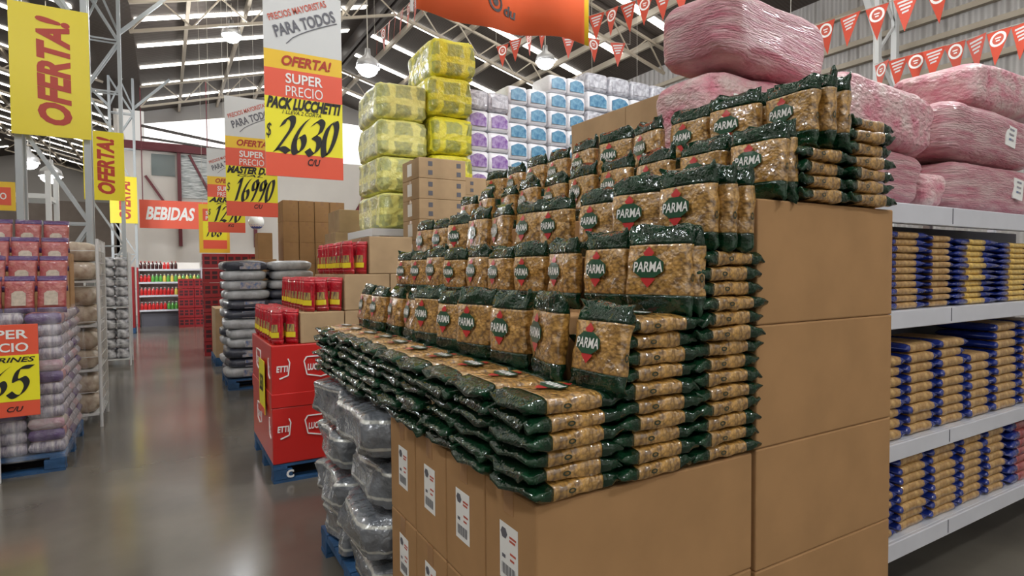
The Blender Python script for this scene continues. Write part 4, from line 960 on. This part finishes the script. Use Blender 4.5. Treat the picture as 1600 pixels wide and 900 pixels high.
for k in range(4):
    for c in range(6):
        x = -.80 - .205 * c - (.02 * k); z = 1.278 + .17 * k; y = 6.05 + .27 * k
        o = lbag(Matrix.Translation((x, y, z)) @ Matrix.Rotation(R.uniform(-.1, .1), 4, 'Z') @ Matrix.Rotation(-.12, 4, 'X') @ Matrix.Diagonal((.82, .8, .75, 1)), 1, 'rose bag with violet top standing on left load, %s row up, %s from aisle' % (ORD[k], ORD[c]), 'bags standing on the left load')
        b = MB(); b.plate([(-.055, -.07), (.055, -.07), (.055, .06), (.03, .085), (-.03, .085), (-.055, .06)], .002); obj('window', b.mesh('window', M['bagw']), o, (0, -.058, .15))
for k in range(1, 4): carton(-1.95, -.76, 6.02 + .27 * k, 6.20 + .27 * k + (.0 if k < 3 else .1), 1.252, 1.275 + .17 * k, 'carton step under the rose bags on the left load, %s step' % ORD[k - 1], 'plain cardboard cartons')
b = MB(); x0, x1, y0, y1 = -1.975, -.70, 5.85, 7.24; N = 16; Z = [.13, .5, .9, 1.30]
def ringp(z): return [(x0 + (x1 - x0) * i / N, y0 + noise.noise(Vector((i * .6, z * 3, 0))) * .012, z) for i in range(N)] + [(x1 + noise.noise(Vector((i * .6, z * 3, 5))) * .02, y0 + (y1 - y0) * i / N, z) for i in range(N + 1)]
P = [p for z in [.13 + 1.2 * q / 12 for q in range(13)] for p in ringp(z)]; W_ = 2 * N + 1
b.add(P, [(q * W_ + i, q * W_ + i + 1, (q + 1) * W_ + i + 1, (q + 1) * W_ + i) for q in range(12) for i in range(W_ - 1)])
o = obj('stretch_wrap', b.mesh('stretch_wrap', M['wrap'], True)); tag(o, 'clear stretch film wrapped round the bag load on left pallet', 'stretch film')
r = empty('price_sign', (-1.13, 5.80, .50), 'price sign reading 665 standing before the left wrapped load', 'price sign')
obj('board', boxmesh('board', -.27, .27, 0, .008, 0, .71, M['cred'], .003), r)
f = obj('price_panel', boxmesh('price_panel', -.27, .272, -.003, 0, .12, .475, M['pyellow']), r)
letter(f, 'TALLARINES', .02, -.006, .44, .46, .04, M['blackp'], .3, .02); obj('lettering', brush('665', .36, .22, M['blackp'], .09), f, (.03, -.006, .27)); letter(f, 'SUPER', .04, -.004, .635, .34, .07, M['whitep']); letter(f, 'PRECIO', .04, -.004, .535, .34, .07, M['whitep']); letter(f, 'C/U', .12, -.004, .06, .1, .04, M['blackp'], .3)
obj('stand', boxmesh('stand', -.02, .02, .009, .025, -.5, .6, M['steel']), r)

# wire racks behind the left pallet
def wire_rack(x0, x1, y0, y1, h, label, shelves):
    r = empty('wire_rack', (x0, y0, 0), label, 'wire rack'); W_, D = x1 - x0, y1 - y0
    for x in (0, W_):
        for y in (0, D): b = MB(); b.bar((x, y, 0), (x, y, h), .016, n=8); obj('post', b.mesh('post', M['steel']), r)
    b = MB(); n = int(h / .12)
    for i in range(1, n + 1):
        z = h * i / n
        b.bar((W_, 0, z), (W_, D, z), .004)
        if i % 3 == 0: b.bar((0, 0, z), (W_, 0, z), .004)
    for i in range(1, 7): b.bar((W_, D * i / 7, .1), (W_, D * i / 7, h), .004)
    obj('side_mesh', b.mesh('side_mesh', M['steel']), r)
    for z in shelves: obj('shelf_board', boxmesh('shelf_board', .01, W_ - .01, .01, D - .01, z - .02, z, M['steel']), r)
wire_rack(-1.30, -.60, 7.42, 8.18, 1.95, 'white wire rack of cream bags behind the left wrapped load', (.14, .6, 1.06, 1.52))
CB = [blob('bag', .19, .30, .20, 60 + i, M['cream'], 4, 3, .02, 8, 20, 10) for i in range(3)]
for s, z in enumerate((.14, .6, 1.06, 1.52)):
    for l in range(2):
        for d in range(3):
            tag(obj('cream_bag', CB[R.randrange(3)], None, (-.76, 7.55 + .22 * d, z + .002 + .2 * l), (0, 0, R.uniform(-.3, .3) + PI / 2)), 'cream bag in the near wire rack, %s shelf up, %s layer, %s from front' % (ORD[s], ('lower', 'upper')[l], ORD[d]), 'bag', 'cream bags in the near wire rack')
        tag(obj('cream_bag', CB[R.randrange(3)], None, (-1.06, 7.6, z + .002 + .2 * l)), 'cream bag at the front left of the near wire rack, %s shelf up, %s' % (ORD[s], ('lower', 'upper')[l]), 'bag', 'cream bags in the near wire rack')
wire_rack(-1.16, -.54, 12.1, 12.8, 1.95, 'farther white wire rack of black and white bags', (.12, 1.02))
BB = [blob('bag', .20, .24, .175, 65 + i, M['bwbag'], 4, 3, .025, 8, 20, 10) for i in range(4)]
for s, z in enumerate((.12, 1.02)):
    for l in range(5):
        for c in range(3):
            for d in range(2):
                tag(obj('striped_bag', BB[R.randrange(4)], None, (-1.05 + .2 * c, 12.24 + .34 * d, z + .002 + .168 * l), (0, 0, R.uniform(-.2, .2))), 'black and white bag in farther rack, %s half, %s layer, %s %s' % (('lower', 'upper')[s], ORD[l], ('left', 'middle', 'right')[c], ('front', 'back')[d]), 'bag', 'black and white bags in the farther rack')

# far left: tall racking and small hanging offer cards
def tall_rack(x0, x1, y, label):
    r = empty('storage_rack', (x0, y, 0), label, 'rack'); W_ = x1 - x0
    for x in (0, W_ / 2, W_):
        for d in (0, .9): obj('post', boxmesh('post', x - .04, x + .04, d - .04, d + .04, 0, 3.4, M['steel']), r)
    for z in (.2, 1.4, 2.2, 3.0): obj('beam', boxmesh('beam', 0, W_, -.05, .95, z - .08, z, M['steel']), r)
tall_rack(-6.2, -1.75, 13.2, 'tall white storage rack seen through the lattice column at far left')
for i in range(4):
    carton(-5.9 + 1.05 * i, -5.1 + 1.05 * i, 13.3, 13.9, 1.401, 1.92, 'pale carton on the far left storage rack, %s from left' % ORD[i], 'cartons on the far left rack', m_='card2')
r = empty('offer_card', (-2.13, 11.2, 2.52), 'small orange and yellow offer card hanging behind nearest lattice column', 'price banner')
obj('board', boxmesh('board', -.26, .26, 0, .01, 0, .42, M['oyellow2']), r); f = obj('super_price_band', boxmesh('super_price_band', -.21, .21, -.004, 0, .08, .34, M['cred']), r); letter(f, 'PRECIO', 0, -.008, .21, .32, .1, M['whitep'])
b = MB(); b.bar((0, .005, .42), (0, .005, roofz(-2.13) - 2.52 - .03), .004); obj('hanging_cord', b.mesh('hanging_cord', M['cord']), r)
